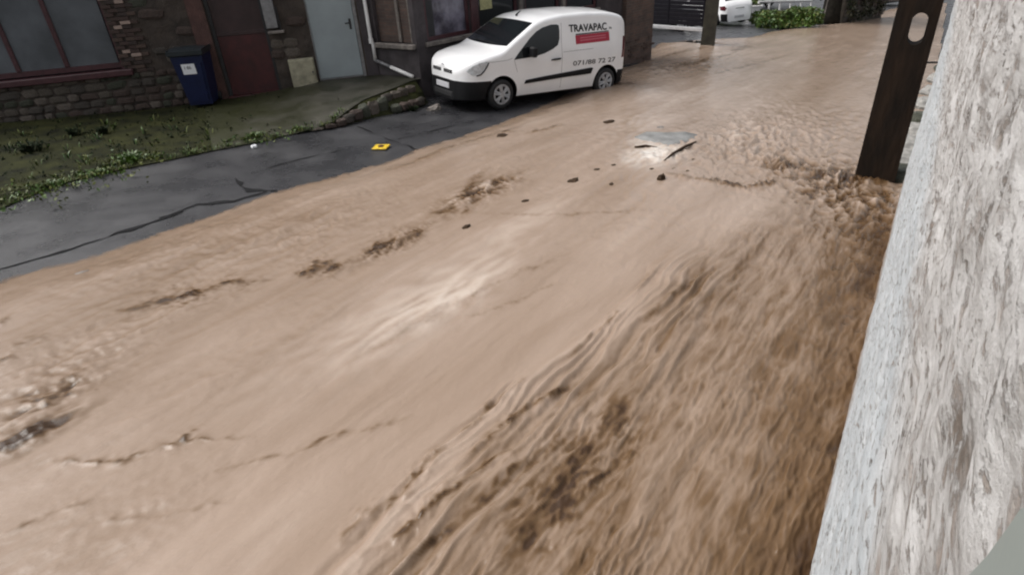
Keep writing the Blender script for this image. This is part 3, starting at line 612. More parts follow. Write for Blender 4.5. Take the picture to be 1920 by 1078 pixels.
SW = [(.30, 1.55), (1.80, 3.1), (3.35, 4.6), (4.85, 6.1)]
mb = MB(); wall_cells(mb, F2, 0, 7.25, -1.8, 3.8, [(a0, a1, .72, 3.0) for a0, a1 in SW], .16); obj('front_wall', mb, M['darkplaster'], h2)
mb = MB(); mb.add([FE.p(0, .3, -1.8), FE.p(LE, .3, -1.8), F2.p(7.2, .3, -1.8), F2.p(7.2, 4, -1.8), FE.p(0, 4, -1.8), FE.p(0, .3, 3.8), FE.p(LE, .3, 3.8), F2.p(7.2, .3, 3.8), F2.p(7.2, 4, 3.8), FE.p(0, 4, 3.8)], [(0, 1, 6, 5), (1, 2, 7, 6), (2, 3, 8, 7), (3, 4, 9, 8), (4, 0, 5, 9), (5, 6, 7, 8, 9)]); obj('inner_wall', mb, M['dark'], h2)
for i, (a0, a1) in enumerate(SW):
    wf = obj('window', MB().box(F2, a0, a0+.07, .04, .12, .72, 3).box(F2, a1-.07, a1, .04, .12, .72, 3).box(F2, a0+.07, a1-.07, .04, .12, .72, .80).box(F2, a0+.07, a1-.07, .04, .12, 1.9, 1.96), M['frame'], h2)
    obj('pane', MB().box(F2, a0+.06, a1-.06, .08, .09, .78, 3), M['lavender'] if i == 0 else M['glass'], wf)
    obj('sill', MB().bbox(F2, a0-.08, a1+.08, -.08, .06, .62, .715, .012), M['sill'], wf)
obj('notice', MB().box(F2, 1.95, 2.32, .07, .078, 1.15, 1.75), M['notice'], h2)
obj('pilaster', MB().bbox(F2, 1.58, 1.76, -.05, .02, -.9, 3.6, .01), M['frame'], h2)
for a in (3.18, 4.72): obj('pilaster', MB().bbox(F2, a-.05, a+.05, -.06, .02, -.9, 3.6, .01), M['sill'], h2)
pl = obj('brick_pillar', MB().bbox(F2, 7.26, 8.62, -.14, .45, -1.8, 3.8, .012), M['brick2'], h2)
for i in range(11):                       # worn bricks showing at the pillar foot
    for j in range(6):
        if random.random() < .55: continue
        piece('brick', bme[random.choice([0, 1, 1])], None, h2, at_mat(F2.p(7.4+j*.22+(.11 if i % 2 else 0), -.135, -1.12+i*.075), F2.x, F2.y, .205, .05, .062))

# ------------------------------------------------------------------ vehicles
def catmull(P, xs):
    P = np.array(P); return np.interp(xs, P[:, 0], P[:, 1])
def smooth_interp(P, x, wdt=.06):
    P = sorted(P); xp = [p[0] for p in P]; yp = [p[1] for p in P]; x = np.asarray(x, float)
    return sum(np.interp(x+dd*wdt, xp, yp) for dd in (-1, -.6, -.2, .2, .6, 1))/6
class Body:
    def __init__(s, top, plan, zb, belt, tum, crown=.03, r=.09, xmin=-2, xmax=2, axles=(1.3, -1.3), wr=.31, arch=.36):
        s.top, s.plan, s.zb, s.belt, s.tum, s.crown, s.r = top, plan, zb, belt, tum, crown, r
        s.xmin, s.xmax, s.axles, s.wr, s.arch = xmin, xmax, axles, wr, arch
    def zt(s, x): return smooth_interp(s.top, x)
    def w(s, x): return smooth_interp(s.plan, x, .04)
    def W(s, x, z):
        g = np.where(z < .55, 1-.05*((.55-z)/.3)**2, np.where(z > s.belt, 1-s.tum*(z-s.belt)-.03*(z-s.belt)**2, 1)); return s.w(x)*g
    def top_z(s, x, y):
        zt = s.zt(x); cy = s.W(x, zt-s.r)-s.r*.9
        return zt + s.crown*(1-(y/np.maximum(cy, .05))**2)
    def ring(s, x):
        zt = float(s.zt(x)); zb = s.zb; pts = []
        for u in (0, .5, .92): pts.append((float(s.W(x, zb+.03))*u, zb))
        zz = np.concatenate([np.linspace(zb+.03, .60, 7), np.linspace(.60, zt-s.r, 9)[1:]]) if zt-s.r > .64 else np.linspace(zb+.03, zt-s.r, 15)
        for z in zz: pts.append((float(s.W(x, z)), float(z)))
        wy = float(s.W(x, zt-s.r)); cy = wy-s.r*.9
        for a in (20, 42, 66): pts.append((cy+math.cos(R(a))*s.r*.9, zt-s.r+math.sin(R(a))*s.r))
        for u in (1, .8, .55, .28, 0): pts.append((cy*u, zt+s.crown*(1-u*u)))
        full = [(x, y, z) for y, z in pts]+[(x, -y, z) for y, z in pts[-2:0:-1]]
        return full
    def mesh(s, mats, parts):
        xs = np.concatenate([np.linspace(s.xmin, s.xmin+.25, 8), np.linspace(s.xmin+.3, s.xmax-.45, 60), np.linspace(s.xmax-.42, s.xmax, 14)])
        rings = [s.ring(x) for x in xs]; m = len(rings[0]); V = [v for r_ in rings for v in r_]
        F = [(i*m+k, i*m+(k+1) % m, (i+1)*m+(k+1) % m, (i+1)*m+k) for i in range(len(xs)-1) for k in range(m)]
        F += [tuple(range(m))]; b_ = (len(xs)-1)*m; hf = m//2
        F += [(b_+k, b_+k+1, b_+(m-k-1) % m, b_+(m-k) % m) if k else (b_, b_+1, b_+m-1) for k in range(hf)]
        me = bpy.data.meshes.new('shell'); me.from_pydata(V, [], F)
        bm = bmesh.new(); bm.from_mesh(me); bmesh.ops.recalc_face_normals(bm, faces=bm.faces); bm.to_mesh(me); bm.free()
        me.materials.append(mats[0]); me.materials.append(mats[1])
        tmp = bpy.data.objects.new('shell', me); COL.objects.link(tmp); cutters = []
        for ax in s.axles:
            for sg in (1, -1):
                c = MB().lathe([(0, .5), (s.arch, .5), (s.arch, 1.3), (0, 1.3)], 40); vs = [(v[0]+ax, v[1]*sg, v[2]+s.wr) for v in c.v]
                cm = bpy.data.meshes.new('c'); cm.from_pydata(vs, [], c.f); b2 = bmesh.new(); b2.from_mesh(cm); bmesh.ops.remove_doubles(b2, verts=b2.verts, dist=1e-5); bmesh.ops.recalc_face_normals(b2, faces=b2.faces); b2.to_mesh(cm); b2.free()
                cm.materials.append(mats[1]); co = bpy.data.objects.new('c', cm); COL.objects.link(co); cutters.append(co)
                md = tmp.modifiers.new('b', 'BOOLEAN'); md.operation = 'DIFFERENCE'; md.object = co; md.solver = 'EXACT'; md.material_mode = 'TRANSFER'
        dg = bpy.context.evaluated_depsgraph_get(); ev = bpy.data.meshes.new_from_object(tmp.evaluated_get(dg))
        for o in [tmp]+cutters: bpy.data.objects.remove(o)
        out = {}
        bm = bmesh.new(); bm.from_mesh(ev)
        for f in bm.faces:
            c = f.calc_center_median(); key = ('wheel_arch', c.x > 0, c.y > 0) if ev.materials[f.material_index] == mats[1] else 'body'
            if key == 'body':
                for nm, fn in parts:
                    if fn(c): key = nm; break
            out.setdefault(key, []).append(f.index)
        bm.free(); res = {}
        for key, ids in out.items():
            mb = MB(); used = {}
            for i in ids:
                p = ev.polygons[i]; fl = []
                for v in p.vertices:
                    if v not in used: used[v] = len(mb.v); mb.v.append(tuple(ev.vertices[v].co))
                    fl.append(used[v])
                mb.f.append(tuple(fl)); mb.m.append(0)
            res[key] = mb
        return res
    def side_patch(s, poly, side=1, off=.006, thick=.0):
        P = np.array(poly, float); e = []
        for i in range(len(P)):
            a, b = P[i], P[(i+1) % len(P)]; k = max(1, int(np.linalg.norm(b-a)/.08)); e += [a+(b-a)*j/k for j in range(k)]
        e = np.array(e); c = e.mean(0); n = len(e); mb = MB(); vs = []
        for t in (1, .66, .33): vs += [c+(p-c)*t for p in e]
        vs = np.array(vs+[c]); y = s.W(vs[:, 0], vs[:, 1])+off
        fs = [(i*n+k, i*n+(k+1) % n, (i+1)*n+(k+1) % n, (i+1)*n+k) for i in range(2) for k in range(n)]+[(2*n+k, 2*n+(k+1) % n, 3*n) for k in range(n)]
        V = [(x, yy*side, z) for (x, z), yy in zip(vs, y)]
        if off > .004:   # rim back to the body
            y2 = s.W(e[:, 0], e[:, 1])-.004; b = len(V); V += [(x, yy*side, z) for (x, z), yy in zip(e, y2)]; fs += [(k, (k+1) % n, b+(k+1) % n, b+k) for k in range(n)]
        mb.add(V, fs); return mb
def wheel(parent, x, side, wr, track, hubm, spin=0.0, name='wheel'):
    wo = bpy.data.objects.new(name, None); COL.objects.link(wo); wo.parent = parent; wo.location = (x, track*side, wr); wo['_local'] = 1
    sg = side
    ty = MB().lathe([(wr*.64, -.10*sg), (wr*.9, -.105*sg), (wr*.985, -.07*sg), (wr, 0), (wr*.985, .07*sg), (wr*.9, .10*sg), (wr*.70, .098*sg), (wr*.64, .085*sg)], 32); obj('tyre', ty, M['tyre'], wo, smooth=True)
    hb = MB().lathe([(wr*.68, .082*sg), (wr*.66, .10*sg), (wr*.58, .10*sg), (wr*.52, .078*sg), (wr*.2, .085*sg), (wr*.18, .11*sg), (0, .115*sg)], 32)
    for k in range(6):
        a = k*math.pi/3+spin
        for da in (-.16, .16):
            p0 = (math.cos(a+da*.8)*wr*.16, .104*sg, math.sin(a+da*.8)*wr*.16); p1 = (math.cos(a+da)*wr*.62, .097*sg, math.sin(a+da)*wr*.62); hb.tube([p0, p1], [.018, .022], 6)
    obj('hubcap', hb, hubm, wo)
    dk = MB()
    for k in range(6):
        a = (k+.5)*math.pi/3+spin; vs = [(math.cos(a+t)*r_*wr, .0875*sg, math.sin(a+t)*r_*wr) for r_, t in ((.30, -.18), (.53, -.27), (.53, .27), (.30, .18))]; dk.add(vs, [(0, 1, 2, 3)])
    obj('hubcap_hole', dk, M['blackplastic'], wo, recalc=False)
    return wo
def rot_from(fw, left):
    fw = Vector(fw); left = Vector(left); up = fw.cross(left); return Matrix(((fw.x, left.x, up.x), (fw.y, left.y, up.y), (fw.z, left.z, up.z))).to_euler()
def text_mesh(s_, size):
    c = bpy.data.curves.new('t', 'FONT'); c.body = s_; c.size = size; c.resolution_u = 3
    o = bpy.data.objects.new('t', c); COL.objects.link(o); dg = bpy.context.evaluated_depsgraph_get(); me = bpy.data.meshes.new_from_object(o.evaluated_get(dg)); bpy.data.objects.remove(o)
    v = np.array([p.co[:] for p in me.vertices]); f = [tuple(p.vertices) for p in me.polygons]; return v, f
def letter_on(body, txt, x0, x1, z0, z1, off, bold=0.0, shear=0.0):
    v, f = text_mesh(txt, 1.0); v = v[:, :2]-v[:, :2].min(0); wd, hh = v.max(0); mb = MB()
    x = x0+v[:, 0]/wd*(x1-x0); t = v[:, 1]/hh; z = z0+t*(z1-z0); y = body.W(x, z)+off
    mb.add(list(zip(x, y, z)), f)
    if bold: mb.add(list(zip(x-bold, y+.0006, z)), f); mb.add(list(zip(x, y+.0012, z+bold*.6)), f)
    return mb

# white van
yaw, pit = R(32.9), R(4.6)
vf = np.array([-math.cos(yaw)*math.cos(pit), -math.sin(yaw)*math.cos(pit), math.sin(pit)]); vl = np.array([math.sin(yaw), -math.cos(yaw), 0])
van = thing('delivery_van', 'white delivery van with black bumpers and black and red lettering parked by the flood', 'van', (.70, 14.37, -3.525), rot_from(vf, vl), local=True)
B = Body(top=[(2.26, .76), (2.20, .855), (2.12, .92), (1.95, 1.0), (1.65, 1.07), (1.34, 1.13), (.92, 1.38), (.50, 1.62), (.25, 1.70), (-.2, 1.76), (-.9, 1.785), (-1.5, 1.765), (-1.85, 1.71), (-2.0, 1.66), (-2.08, 1.58), (-2.14, 1.45)],
         plan=[(2.26, .40), (2.22, .56), (2.16, .67), (2.08, .755), (1.95, .825), (1.75, .865), (1.5, .885), (1.2, .895), (0, .90), (-1.2, .895), (-1.8, .875), (-2.02, .845), (-2.10, .80), (-2.14, .72)],
         zb=.21, belt=.95, tum=.17, crown=.045, r=.10, xmin=-2.14, xmax=2.26, axles=(1.364, -1.50), wr=.305, arch=.375)
res = B.mesh([M['vanwhite'], M['blackplastic']], [('front_bumper', lambda c: c.x > 1.62 and c.z < .59), ('rear_bumper', lambda c: c.x < -1.86 and c.z < .57)])
for k, mb in res.items(): obj(k if isinstance(k, str) else k[0], mb, M['vanwhite'] if k == 'body' else M['blackplastic'], van, smooth=(k == 'body'))
bodyo = [c for c in COL.objects if c.parent == van and c.name.startswith('body')][0]
try: bodyo.data.set_sharp_from_angle(angle=R(38))
except Exception: pass
WSP = [(.52, -.98), (.54, 0), (.52, .98)]
ws = MB(); G = []
for t in np.linspace(0, 1, 14):
    x = 1.29*(1-t)+.545*t; row = []
    for u in np.linspace(-1, 1, 15):
        xx = x-.10*(u*u)*(1-t*.6); cy = float(B.W(xx, B.zt(xx)-B.r))-B.r*.9; y = u*cy*.99; row.append((xx, y, float(B.top_z(xx, y))+.006))
    G.append(row)
ws.grid(np.array(G)); obj('windscreen', ws, M['glass'], van, smooth=True)
wp = MB()
for y0, y1 in ((.62, .05), (.02, -.5)):
    pts = [(1.25-.08*(y/.7)**2, y, float(B.top_z(1.25, y))+.02) for y in np.linspace(y0, y1, 6)]; wp.tube(pts, .010, 6)
obj('wiper', wp, M['blackplastic'], van)
DW = [(1.09, .965), (.97, .975), (.6, .99), (.30, 1.04), (.08, 1.11), (-.06, 1.18), (-.11, 1.30), (-.12, 1.45), (-.11, 1.555), (-.05, 1.575), (.1, 1.575), (.32, 1.53), (.48, 1.465), (.66, 1.345), (.82, 1.21), (.98, 1.07)]
for sd_ in (1, -1):
    dwo = obj('side_window', B.side_patch(DW, sd_, .006), M['glass'], van)
    obj('rub_strip', B.side_patch([(.82, .475), (.79, .545), (.4, .575), (-1.02, .655), (-1.06, .64), (-1.0, .53), (-.2, .515)], sd_, .022), M['blackplastic'], van)
    obj('headlight', B.side_patch([(2.12, .80), (2.04, .735), (1.93, .715), (1.84, .76), (1.70, .93), (1.72, .97), (1.88, .955), (2.02, .90)], sd_, .008), M['lamp'], van)
    hl = MB(); 
    pts = [(x, sd_*(float(B.W(x, z))+.012), z) for x, z in ((1.95, .715), (1.86, .735), (1.80, .79), (1.73, .88), (1.69, .955))]; hl.tube(pts, .012, 6); obj('headlight_rim', hl, M['blackplastic'], van)
    sm = MB()
    for P_ in ([(-.16, .30), (-.17, .9), (-.16, 1.25), (-.18, 1.6)], [(1.0, .72), (1.08, .95)], [(1.75, .97), (1.6, .955), (1.25, .97), (1.12, 1.0)], [(-1.05, 1.05), (-.2, 1.03)]):
        pts = []
        for i in range(len(P_)-1):
            for t in np.linspace(0, 1, 5): x, z = (np.array(P_[i])*(1-t)+np.array(P_[i+1])*t); pts.append((x, sd_*(float(B.W(x, z))+.0005), z))
        sm.tube(pts, .004, 5)
    obj('panel_seam', sm, M['metalgrey'], van)
    hn = MB().tube([(.13, sd_*(float(B.W(.13, .9))+.006), .895), (.06, sd_*(float(B.W(0, .9))+.035), .905), (-.07, sd_*(float(B.W(0, .9))+.035), .91), (-.13, sd_*(float(B.W(-.13, .9))+.006), .91)], [.012, .02, .02, .012], 8); obj('door_handle', hn, M['blackplastic'], van)
    mr = MB(); yb = float(B.W(.72, 1.0)); mr.bbox(Frame((0, 0, 0), 90), .62, .74, sd_*(yb+.03) if sd_ > 0 else sd_*(yb+.21), sd_*(yb+.21) if sd_ > 0 else sd_*(yb+.03), 1.0, 1.20, .03); mr.tube([(.70, sd_*(yb-.01), 1.02), (.68, sd_*(yb+.08), 1.06)], .03, 8); obj('wing_mirror', mr, M['blackplastic'], van)
    for ax, nm in ((1.364, 'f'), (-1.50, 'r')): wheel(van, ax, sd_, .305, .775, M['hub'], .3 if ax > 0 else .9)
LF = Frame((0, 0, 0), 90)
gl = MB()
for y0, y1 in ((.05, .40), (-.40, -.05)): gl.bbox(LF, 2.16, 2.268, y0, y1, .72, .795, .012)
obj('grille', gl, M['blackplastic'], van)
bd = MB()
for y0, y1 in ((.10, .34), (-.34, -.10)): bd.bbox(LF, 2.19, 2.276, y0, y1, .75, .765, .004)
obj('grille_bar', bd, M['chrome'], van)
ch = MB()
for k in (0, .035):
    ch.tube([(2.24, -.07, .80+k), (2.25, 0, .835+k), (2.24, .07, .80+k)], .010, 6)
obj('chevron_emblem', ch, M['chrome'], van)
obj('number_plate', MB().bbox(LF, 2.25, 2.275, -.26, .26, .42, .53, .006), M['plate'], van)
pv, pf = text_mesh('1 · · ·', .1)
obj('lower_grille', MB().bbox(LF, 2.20, 2.268, -.38, .38, .26, .37, .01), M['tyre'], van)
obj('aerial', MB().tube([(.42, 0, 1.70), (.40, 0, 1.735), (.30, 0, 1.80)], [.03, .018, .006], 8), M['blackplastic'], van)
obj('rear_light', B.side_patch([(-1.95, .80), (-2.06, .80), (-2.08, 1.25), (-1.99, 1.25)], 1, .006), M['tail'], van)
obj('lettering', letter_on(B, 'TRAVAPAC', -.38, -1.46, 1.405, 1.545,   .004, .016), M['ink'], van, recalc=False)
obj('lettering', letter_on(B, 'sa', -1.54, -1.62, 1.42, 1.46, .004, .003), M['ink'], van, recalc=False)
obj('red_panel', B.side_patch([(-.56, 1.16), (-.55, 1.335), (-1.54, 1.365), (-1.55, 1.18)], 1, .003), M['redprint'], van, recalc=False)
for zz in (1.235, 1.285): obj('panel_stripe', B.side_patch([(-.68, zz-.018), (-.68, zz+.006), (-1.44, zz+.03), (-1.44, zz+.006)], 1, .0036), M['pinkprint'], van, recalc=False)
obj('red_panel_line', B.side_patch([(-.56, 1.34), (-.56, 1.365), (-1.53, 1.39), (-1.53, 1.37)], 1, .0035), M['ink'], van, recalc=False)
obj('lettering', letter_on(B, '071/88 72 27', -.48, -1.74, .73, .825, .004, .005), M['ink'], van, recalc=False)

# hatchbacks in the yard
def hatchback(name, label, loc, fwd_az, pitch, paint):
    A = R(fwd_az); sl = math.cos(pitch); fw = np.array([math.sin(A)*sl, math.cos(A)*sl, -math.sin(pitch)]); lf = np.array([-math.cos(A), math.sin(A), 0])
    t = thing(name, label, 'car', loc, rot_from(fw, lf), local=True)
    B_ = Body(top=[(2.05, .62), (1.95, .74), (1.5, .86), (1.05, .95), (.35, 1.36), (-.1, 1.45), (-.9, 1.44), (-1.5, 1.34), (-1.85, 1.02), (-1.97, .95), (-2.02, .80)],
              plan=[(2.05, .55), (1.95, .70), (1.7, .82), (1.2, .87), (0, .88), (-1.4, .87), (-1.8, .83), (-1.97, .74), (-2.02, .66)], zb=.2, belt=.88, tum=.36, crown=.03, r=.10, xmin=-2.02, xmax=2.05, axles=(1.25, -1.28), wr=.31, arch=.37)
    rs = B_.mesh([paint, M['blackplastic']], [('front_bumper', lambda c: c.x > 1.75 and c.z < .40), ('rear_bumper', lambda c: c.x < -1.72 and c.z < .56)])
    for k, mb in rs.items(): obj(k if isinstance(k, str) else k[0], mb, paint if k == 'body' else M['blackplastic'], t, smooth=(k == 'body'))
    for sd_ in (1, -1):
        obj('side_window', B_.side_patch([(.85, .92), (.30, 1.26), (-.1, 1.33), (-.9, 1.31), (-1.4, 1.18), (-1.5, .98), (-.9, .93)], sd_, .006), M['glass'], t)
        obj('tail_light', B_.side_patch([(-1.62, .86), (-1.70, .70), (-1.93, .68), (-1.98, .80), (-1.90, .88)], sd_, .008), M['tail'], t)
        obj('headlight', B_.side_patch([(1.55, .74), (1.62, .62), (1.92, .58), (1.9, .66)], sd_, .008), M['lamp'], t)
        for ax in (1.25, -1.28): wheel(t, ax, sd_, .31, .76, M['hub'], .2)
    for nm, x0, x1 in (('windscreen', .98, .42), ('rear_window', -1.80, -1.50)):
        G = []
        for tt in np.linspace(0, 1, 8):
            x = x0*(1-tt)+x1*tt; row = []
            for u in np.linspace(-.95, .95, 9):
                cy = float(B_.W(x, B_.zt(x)-B_.r))-B_.r*.9; row.append((x, u*cy, float(B_.top_z(x, u*cy))+.006))
            G.append(row)
        obj(nm, MB().grid(np.array(G)), M['glass'], t, smooth=True)
    obj('number_plate', MB().bbox(LF, -2.045, -2.02, -.26, .26, .34, .45, .006), M['plate'], t)
    obj('boot_handle', MB().bbox(LF, -2.04, -2.0, -.25, .25, .74, .77, .006), M['chrome'], t)
    return t
p = gr(1384, 50); hx, hy = p[0]-2.02*math.sin(R(20)), p[1]+2.02*math.cos(R(20)); hatchback('parked_car', 'white hatchback parked in the yard beyond the dark gate', (hx, hy, float(rz(hx, hy))), -20, R(2.5), M['vanwhite'])
p = gr(1248, 62)+np.array([.6, .9, 0]); hatchback('parked_car', 'black hatchback parked behind the dark gate next to the brick pillar', (p[0]-.9, p[1]+.6, float(rz(p[0]-.9, p[1]+.6))), 100, R(2), M['carblack'])

# ------------------------------------------------------------------ bin
bp_ = zplane(380, 203, -3.13); BF = Frame(bp_, 84); BF.x = BF.x*1.16; BF.y = BF.y*1.1; BF.z = BF.z*1.15
bn = thing('wheelie_bin', 'navy blue wheelie bin with white sticker standing by the stone house', 'bin', tuple(bp_))
def frustum(mb, fr, a0, a1, d0, d1, A0, A1, D0, D1, h0, h1):
    c = [fr.p(a0, d0, h0), fr.p(a1, d0, h0), fr.p(a1, d1, h0), fr.p(a0, d1, h0), fr.p(A0, D0, h1), fr.p(A1, D0, h1), fr.p(A1, D1, h1), fr.p(A0, D1, h1)]
    return mb.add(c, [(0, 3, 2, 1), (4, 5, 6, 7), (0, 1, 5, 4), (1, 2, 6, 5), (2, 3, 7, 6), (3, 0, 4, 7)])
mb = MB(); frustum(mb, BF, -.20, .20, .02, .46, -.275, .275, -.06, .60, .06, .96); frustum(mb, BF, -.16, .16, -.0, .03, -.225, .225, -.075, -.045, .12, .80); obj('body', mb, M['bin'], bn)
mb = MB(); mb.bbox(BF, -.30, .30, -.09, .64, .93, .985, .012); obj('rim', mb, M['binlid'], bn)
G = []
for u in np.linspace(0, 1, 9):
    d = -.10+u*.74; G.append([BF.p(a, d, .985+.085*math.sin(math.pi*min(1, u*1.0+.12))*(.6+.4*math.cos(a/.3*1.3))) for a in np.linspace(-.305, .305, 9)])
lid = obj('lid', MB().grid(np.array(G)).box(BF, -.305, .305, -.105, -.085, .955, 1.02).box(BF, -.305, -.29, -.085, .63, .97, 1.035).box(BF, .29, .305, -.085, .63, .97, 1.035), M['binlid'], bn)
obj('handle', MB().tube([BF.p(-.24, .62, 1.0), BF.p(-.24, .70, 1.0), BF.p(.24, .70, 1.0), BF.p(.24, .62, 1.0)], .017, 8), M['binlid'], bn)
for sgn in (-1, 1):
    cpt = BF.p(sgn*.23, .50, .10); wv_ = MB().tube([cpt-BF.x*.03, cpt+BF.x*.03], .10, 18); obj('wheel', wv_, M['tyre'], bn)
def on_front(a, h, o=.004): t = (h-.12)/.68; return BF.p(a, -.0-.075*t-o, h)
st = obj('sticker', MB().add([on_front(-.12, .62), on_front(.11, .62), on_front(.11, .80), on_front(-.12, .80)], [(0, 1, 2, 3)]), M['sticker'], bn, recalc=False)
v, f = text_mesh('1·86', .09); v = v[:, :2]-v[:, :2].mean(0); mb = MB(); mb.add([on_front(-.005+x*1.0, .735+y, .008) for x, y in v*np.array([.85, .9])], f); obj('lettering', mb, M['ink'], st, recalc=False)

# ------------------------------------------------------------------ white wall of the house the picture is taken from
FW = Frame((WA[0], WA[1], 0), math.degrees(math.atan2(wdir[0], wdir[1])))
LW = float(np.linalg.norm(WB-WA)); r0 = .07
near_end = -(np.array([WA[0], WA[1]])@wdir)-6.0       # a little behind the lens
aa = np.concatenate([np.linspace(near_end, -3.5, 20), np.linspace(-3.4, LW-r0, 290)]); hh = np.concatenate([np.linspace(-4.0, 1.2, 230), np.linspace(1.3, 4.2, 16)])
A, Hh = np.meshgrid(aa, hh)
def wall_pts(A, Hh):
    D = .012*P2(A/.30, Hh/.30, 101)+.006*P2(A/.09, Hh/.09, 102)+.003*P2(A/.035, Hh/.035, 103)
    return FW.o+A[..., None]*FW.x-0*D[..., None]+(-D[..., None]*FW.y)*0+(-wn_sign*D[..., None])*np.array([wn[0], wn[1], 0])
wn_sign = 1.0
hw = thing('white_house', 'whitewashed flaking plaster house wall rising from the flood in the right foreground', 'house', (WB[0], WB[1], -3.5))
Pm = wall_pts(A, Hh)
cols = [Pm]
ang = np.linspace(0, math.pi/2, 7)[1:]
ends = []
for t in ang:
    base = np.array([(FW.o+FW.x*(LW-r0+r0*math.sin(t))+np.array([wn[0], wn[1], 0])*(r0-r0*math.cos(t))) for _ in hh]); jit = .010*P2(np.full(len(hh), t*3), hh/.15, 104)+.004*P2(np.full(len(hh), t*3), hh/.05, 105)
    base[:, 2] = hh; base += np.array([wdir[0], wdir[1], 0])[None]*jit[:, None]; ends.append(base[:, None])
for e_ in np.linspace(.1, 1.2, 8):
    base = np.array([(FW.o+FW.x*LW+np.array([wn[0], wn[1], 0])*(r0+e_)) for _ in hh]); base[:, 2] = hh; ends.append(base[:, None])
Pm = np.concatenate([Pm]+ends, 1); Pm[..., 2] = hh[:, None]
me = bpy.data.meshes.new('wall'); r_, c_ = Pm.shape[:2]; idx = np.arange(r_*c_).reshape(r_, c_)
q = np.stack([idx[:-1, :-1], idx[:-1, 1:], idx[1:, 1:], idx[1:, :-1]], -1).reshape(-1, 4)
wo = build_mesh(me, Pm.reshape(-1, 3)-np.array([WB[0], WB[1], -3.5]), q, M['whitewash']); wo.parent = hw
obj('eaves', MB().box(FW, near_end, LW+.3, -4, .25, 4.15, 4.4), M['roof'], hw)
# smooth painted ledge jutting from the wall below the lens
lp_ = [FW.hit(px, py, .03) for px, py in ((1800, 1095), (1850, 1042), (1888, 990), (1912, 955), (1945, 935))]
obj('ledge', MB().prism(FW, [(lp_[0][0]-.02, lp_[0][1]-.2)]+lp_+[(lp_[4][0]-.5, lp_[4][1]), (lp_[4][0]-.5, lp_[0][1]-.2)], .03, -.05), M['ledge'], hw)

# ------------------------------------------------------------------ pole, kerb stones, tie
pp = gr(1637, 345); toc = np.array([pp[0], pp[1]]); toc = toc/np.linalg.norm(toc)
PF = Frame((pp[0], pp[1], float(rz(pp[0], pp[1]))), math.degrees(math.atan2(toc[1], -toc[0]))); PF = Frame(PF.o, math.degrees(math.atan2(toc[0], toc[1]))+90)
pole = thing('utility_pole', 'dark brown flat pole with an oval slot standing in the flood', 'pole', tuple(PF.o))
hwid = .245; e = PF.hit(1722, 50); hs0 = PF.hit(1722, 82)[1]; hs1 = PF.hit(1722, 22)[1]; hcx = e[0]
def slab_with_slots(mb, slots, z0, z1, w0, w1, d0, d1):
    # flat board with rounded slots: front and back faces built from strips around each slot
    def wat(h): return w0+(w1-w0)*(h-z0)/(z1-z0)
    hs_ = [z0]; 
    n = 10
    for d in (d0, d1):
        prev = z0
        for (c, s0, s1, rr) in slots+[(0, z1, z1, 0)]:
            mb.add([PF.p(-wat(prev), d, prev), PF.p(wat(prev), d, prev), PF.p(wat(s0), d, s0), PF.p(-wat(s0), d, s0)], [(0, 1, 2, 3)])
            if rr:
                oval = [(c+rr*math.cos(t), s0+rr+rr*math.sin(t)) for t in np.linspace(-math.pi/2, -math.pi, n)]+[(c+rr*math.cos(t), s1-rr+rr*math.sin(t)) for t in np.linspace(math.pi, math.pi/2, n)]
                for sg in (1, -1):
                    ov = [(c+(x-c)*sg, z) for x, z in oval]
                    for i in range(len(ov)-1):
                        mb.add([PF.p(ov[i][0], d, ov[i][1]), PF.p(ov[i+1][0], d, ov[i+1][1]), PF.p(-wat(ov[i+1][1])*sg, d, ov[i+1][1]), PF.p(-wat(ov[i][1])*sg, d, ov[i][1])], [(0, 1, 2, 3)])
            prev = s1
    for (c, s0, s1, rr) in slots:
        lp = [(c+rr*math.cos(t), s0+rr+rr*math.sin(t)) for t in np.linspace(0, -math.pi, 2*n)]+[(c+rr*math.cos(t), s1-rr+rr*math.sin(t)) for t in np.linspace(math.pi, 0, 2*n)]
        for i in range(len(lp)):
            a, b_ = lp[i], lp[(i+1) % len(lp)]; mb.add([PF.p(a[0], d0, a[1]), PF.p(b_[0], d0, b_[1]), PF.p(b_[0], d1, b_[1]), PF.p(a[0], d1, a[1])], [(0, 1, 2, 3)])
    for sg in (1, -1): mb.add([PF.p(sg*w0, d0, z0), PF.p(sg*w1, d0, z1), PF.p(sg*w1, d1, z1), PF.p(sg*w0, d1, z0)], [(0, 1, 2, 3)])
    mb.add([PF.p(-w1, d0, z1), PF.p(w1, d0, z1), PF.p(w1, d1, z1), PF.p(-w1, d1, z1)], [(0, 1, 2, 3)])
    return mb
slots = [(hcx, hs0, hs1, .085), (hcx, hs1+.7, hs1+.7+(hs1-hs0), .085)]
obj('post', slab_with_slots(MB(), slots, -.4, 5.2, .255, .215, -.13, .13), M['pole'], pole)
tie = zplane(1735, 117, 0) if False else None
ta = PF.p(.24, .0, PF.hit(1738, 118)[1]); obj('tie_rod', MB().tube([ta, ta+np.array([wn[0], wn[1], 0])*1.0+np.array([wdir[0], wdir[1], 0])*.4], .012, 8), M['dark'], pole)

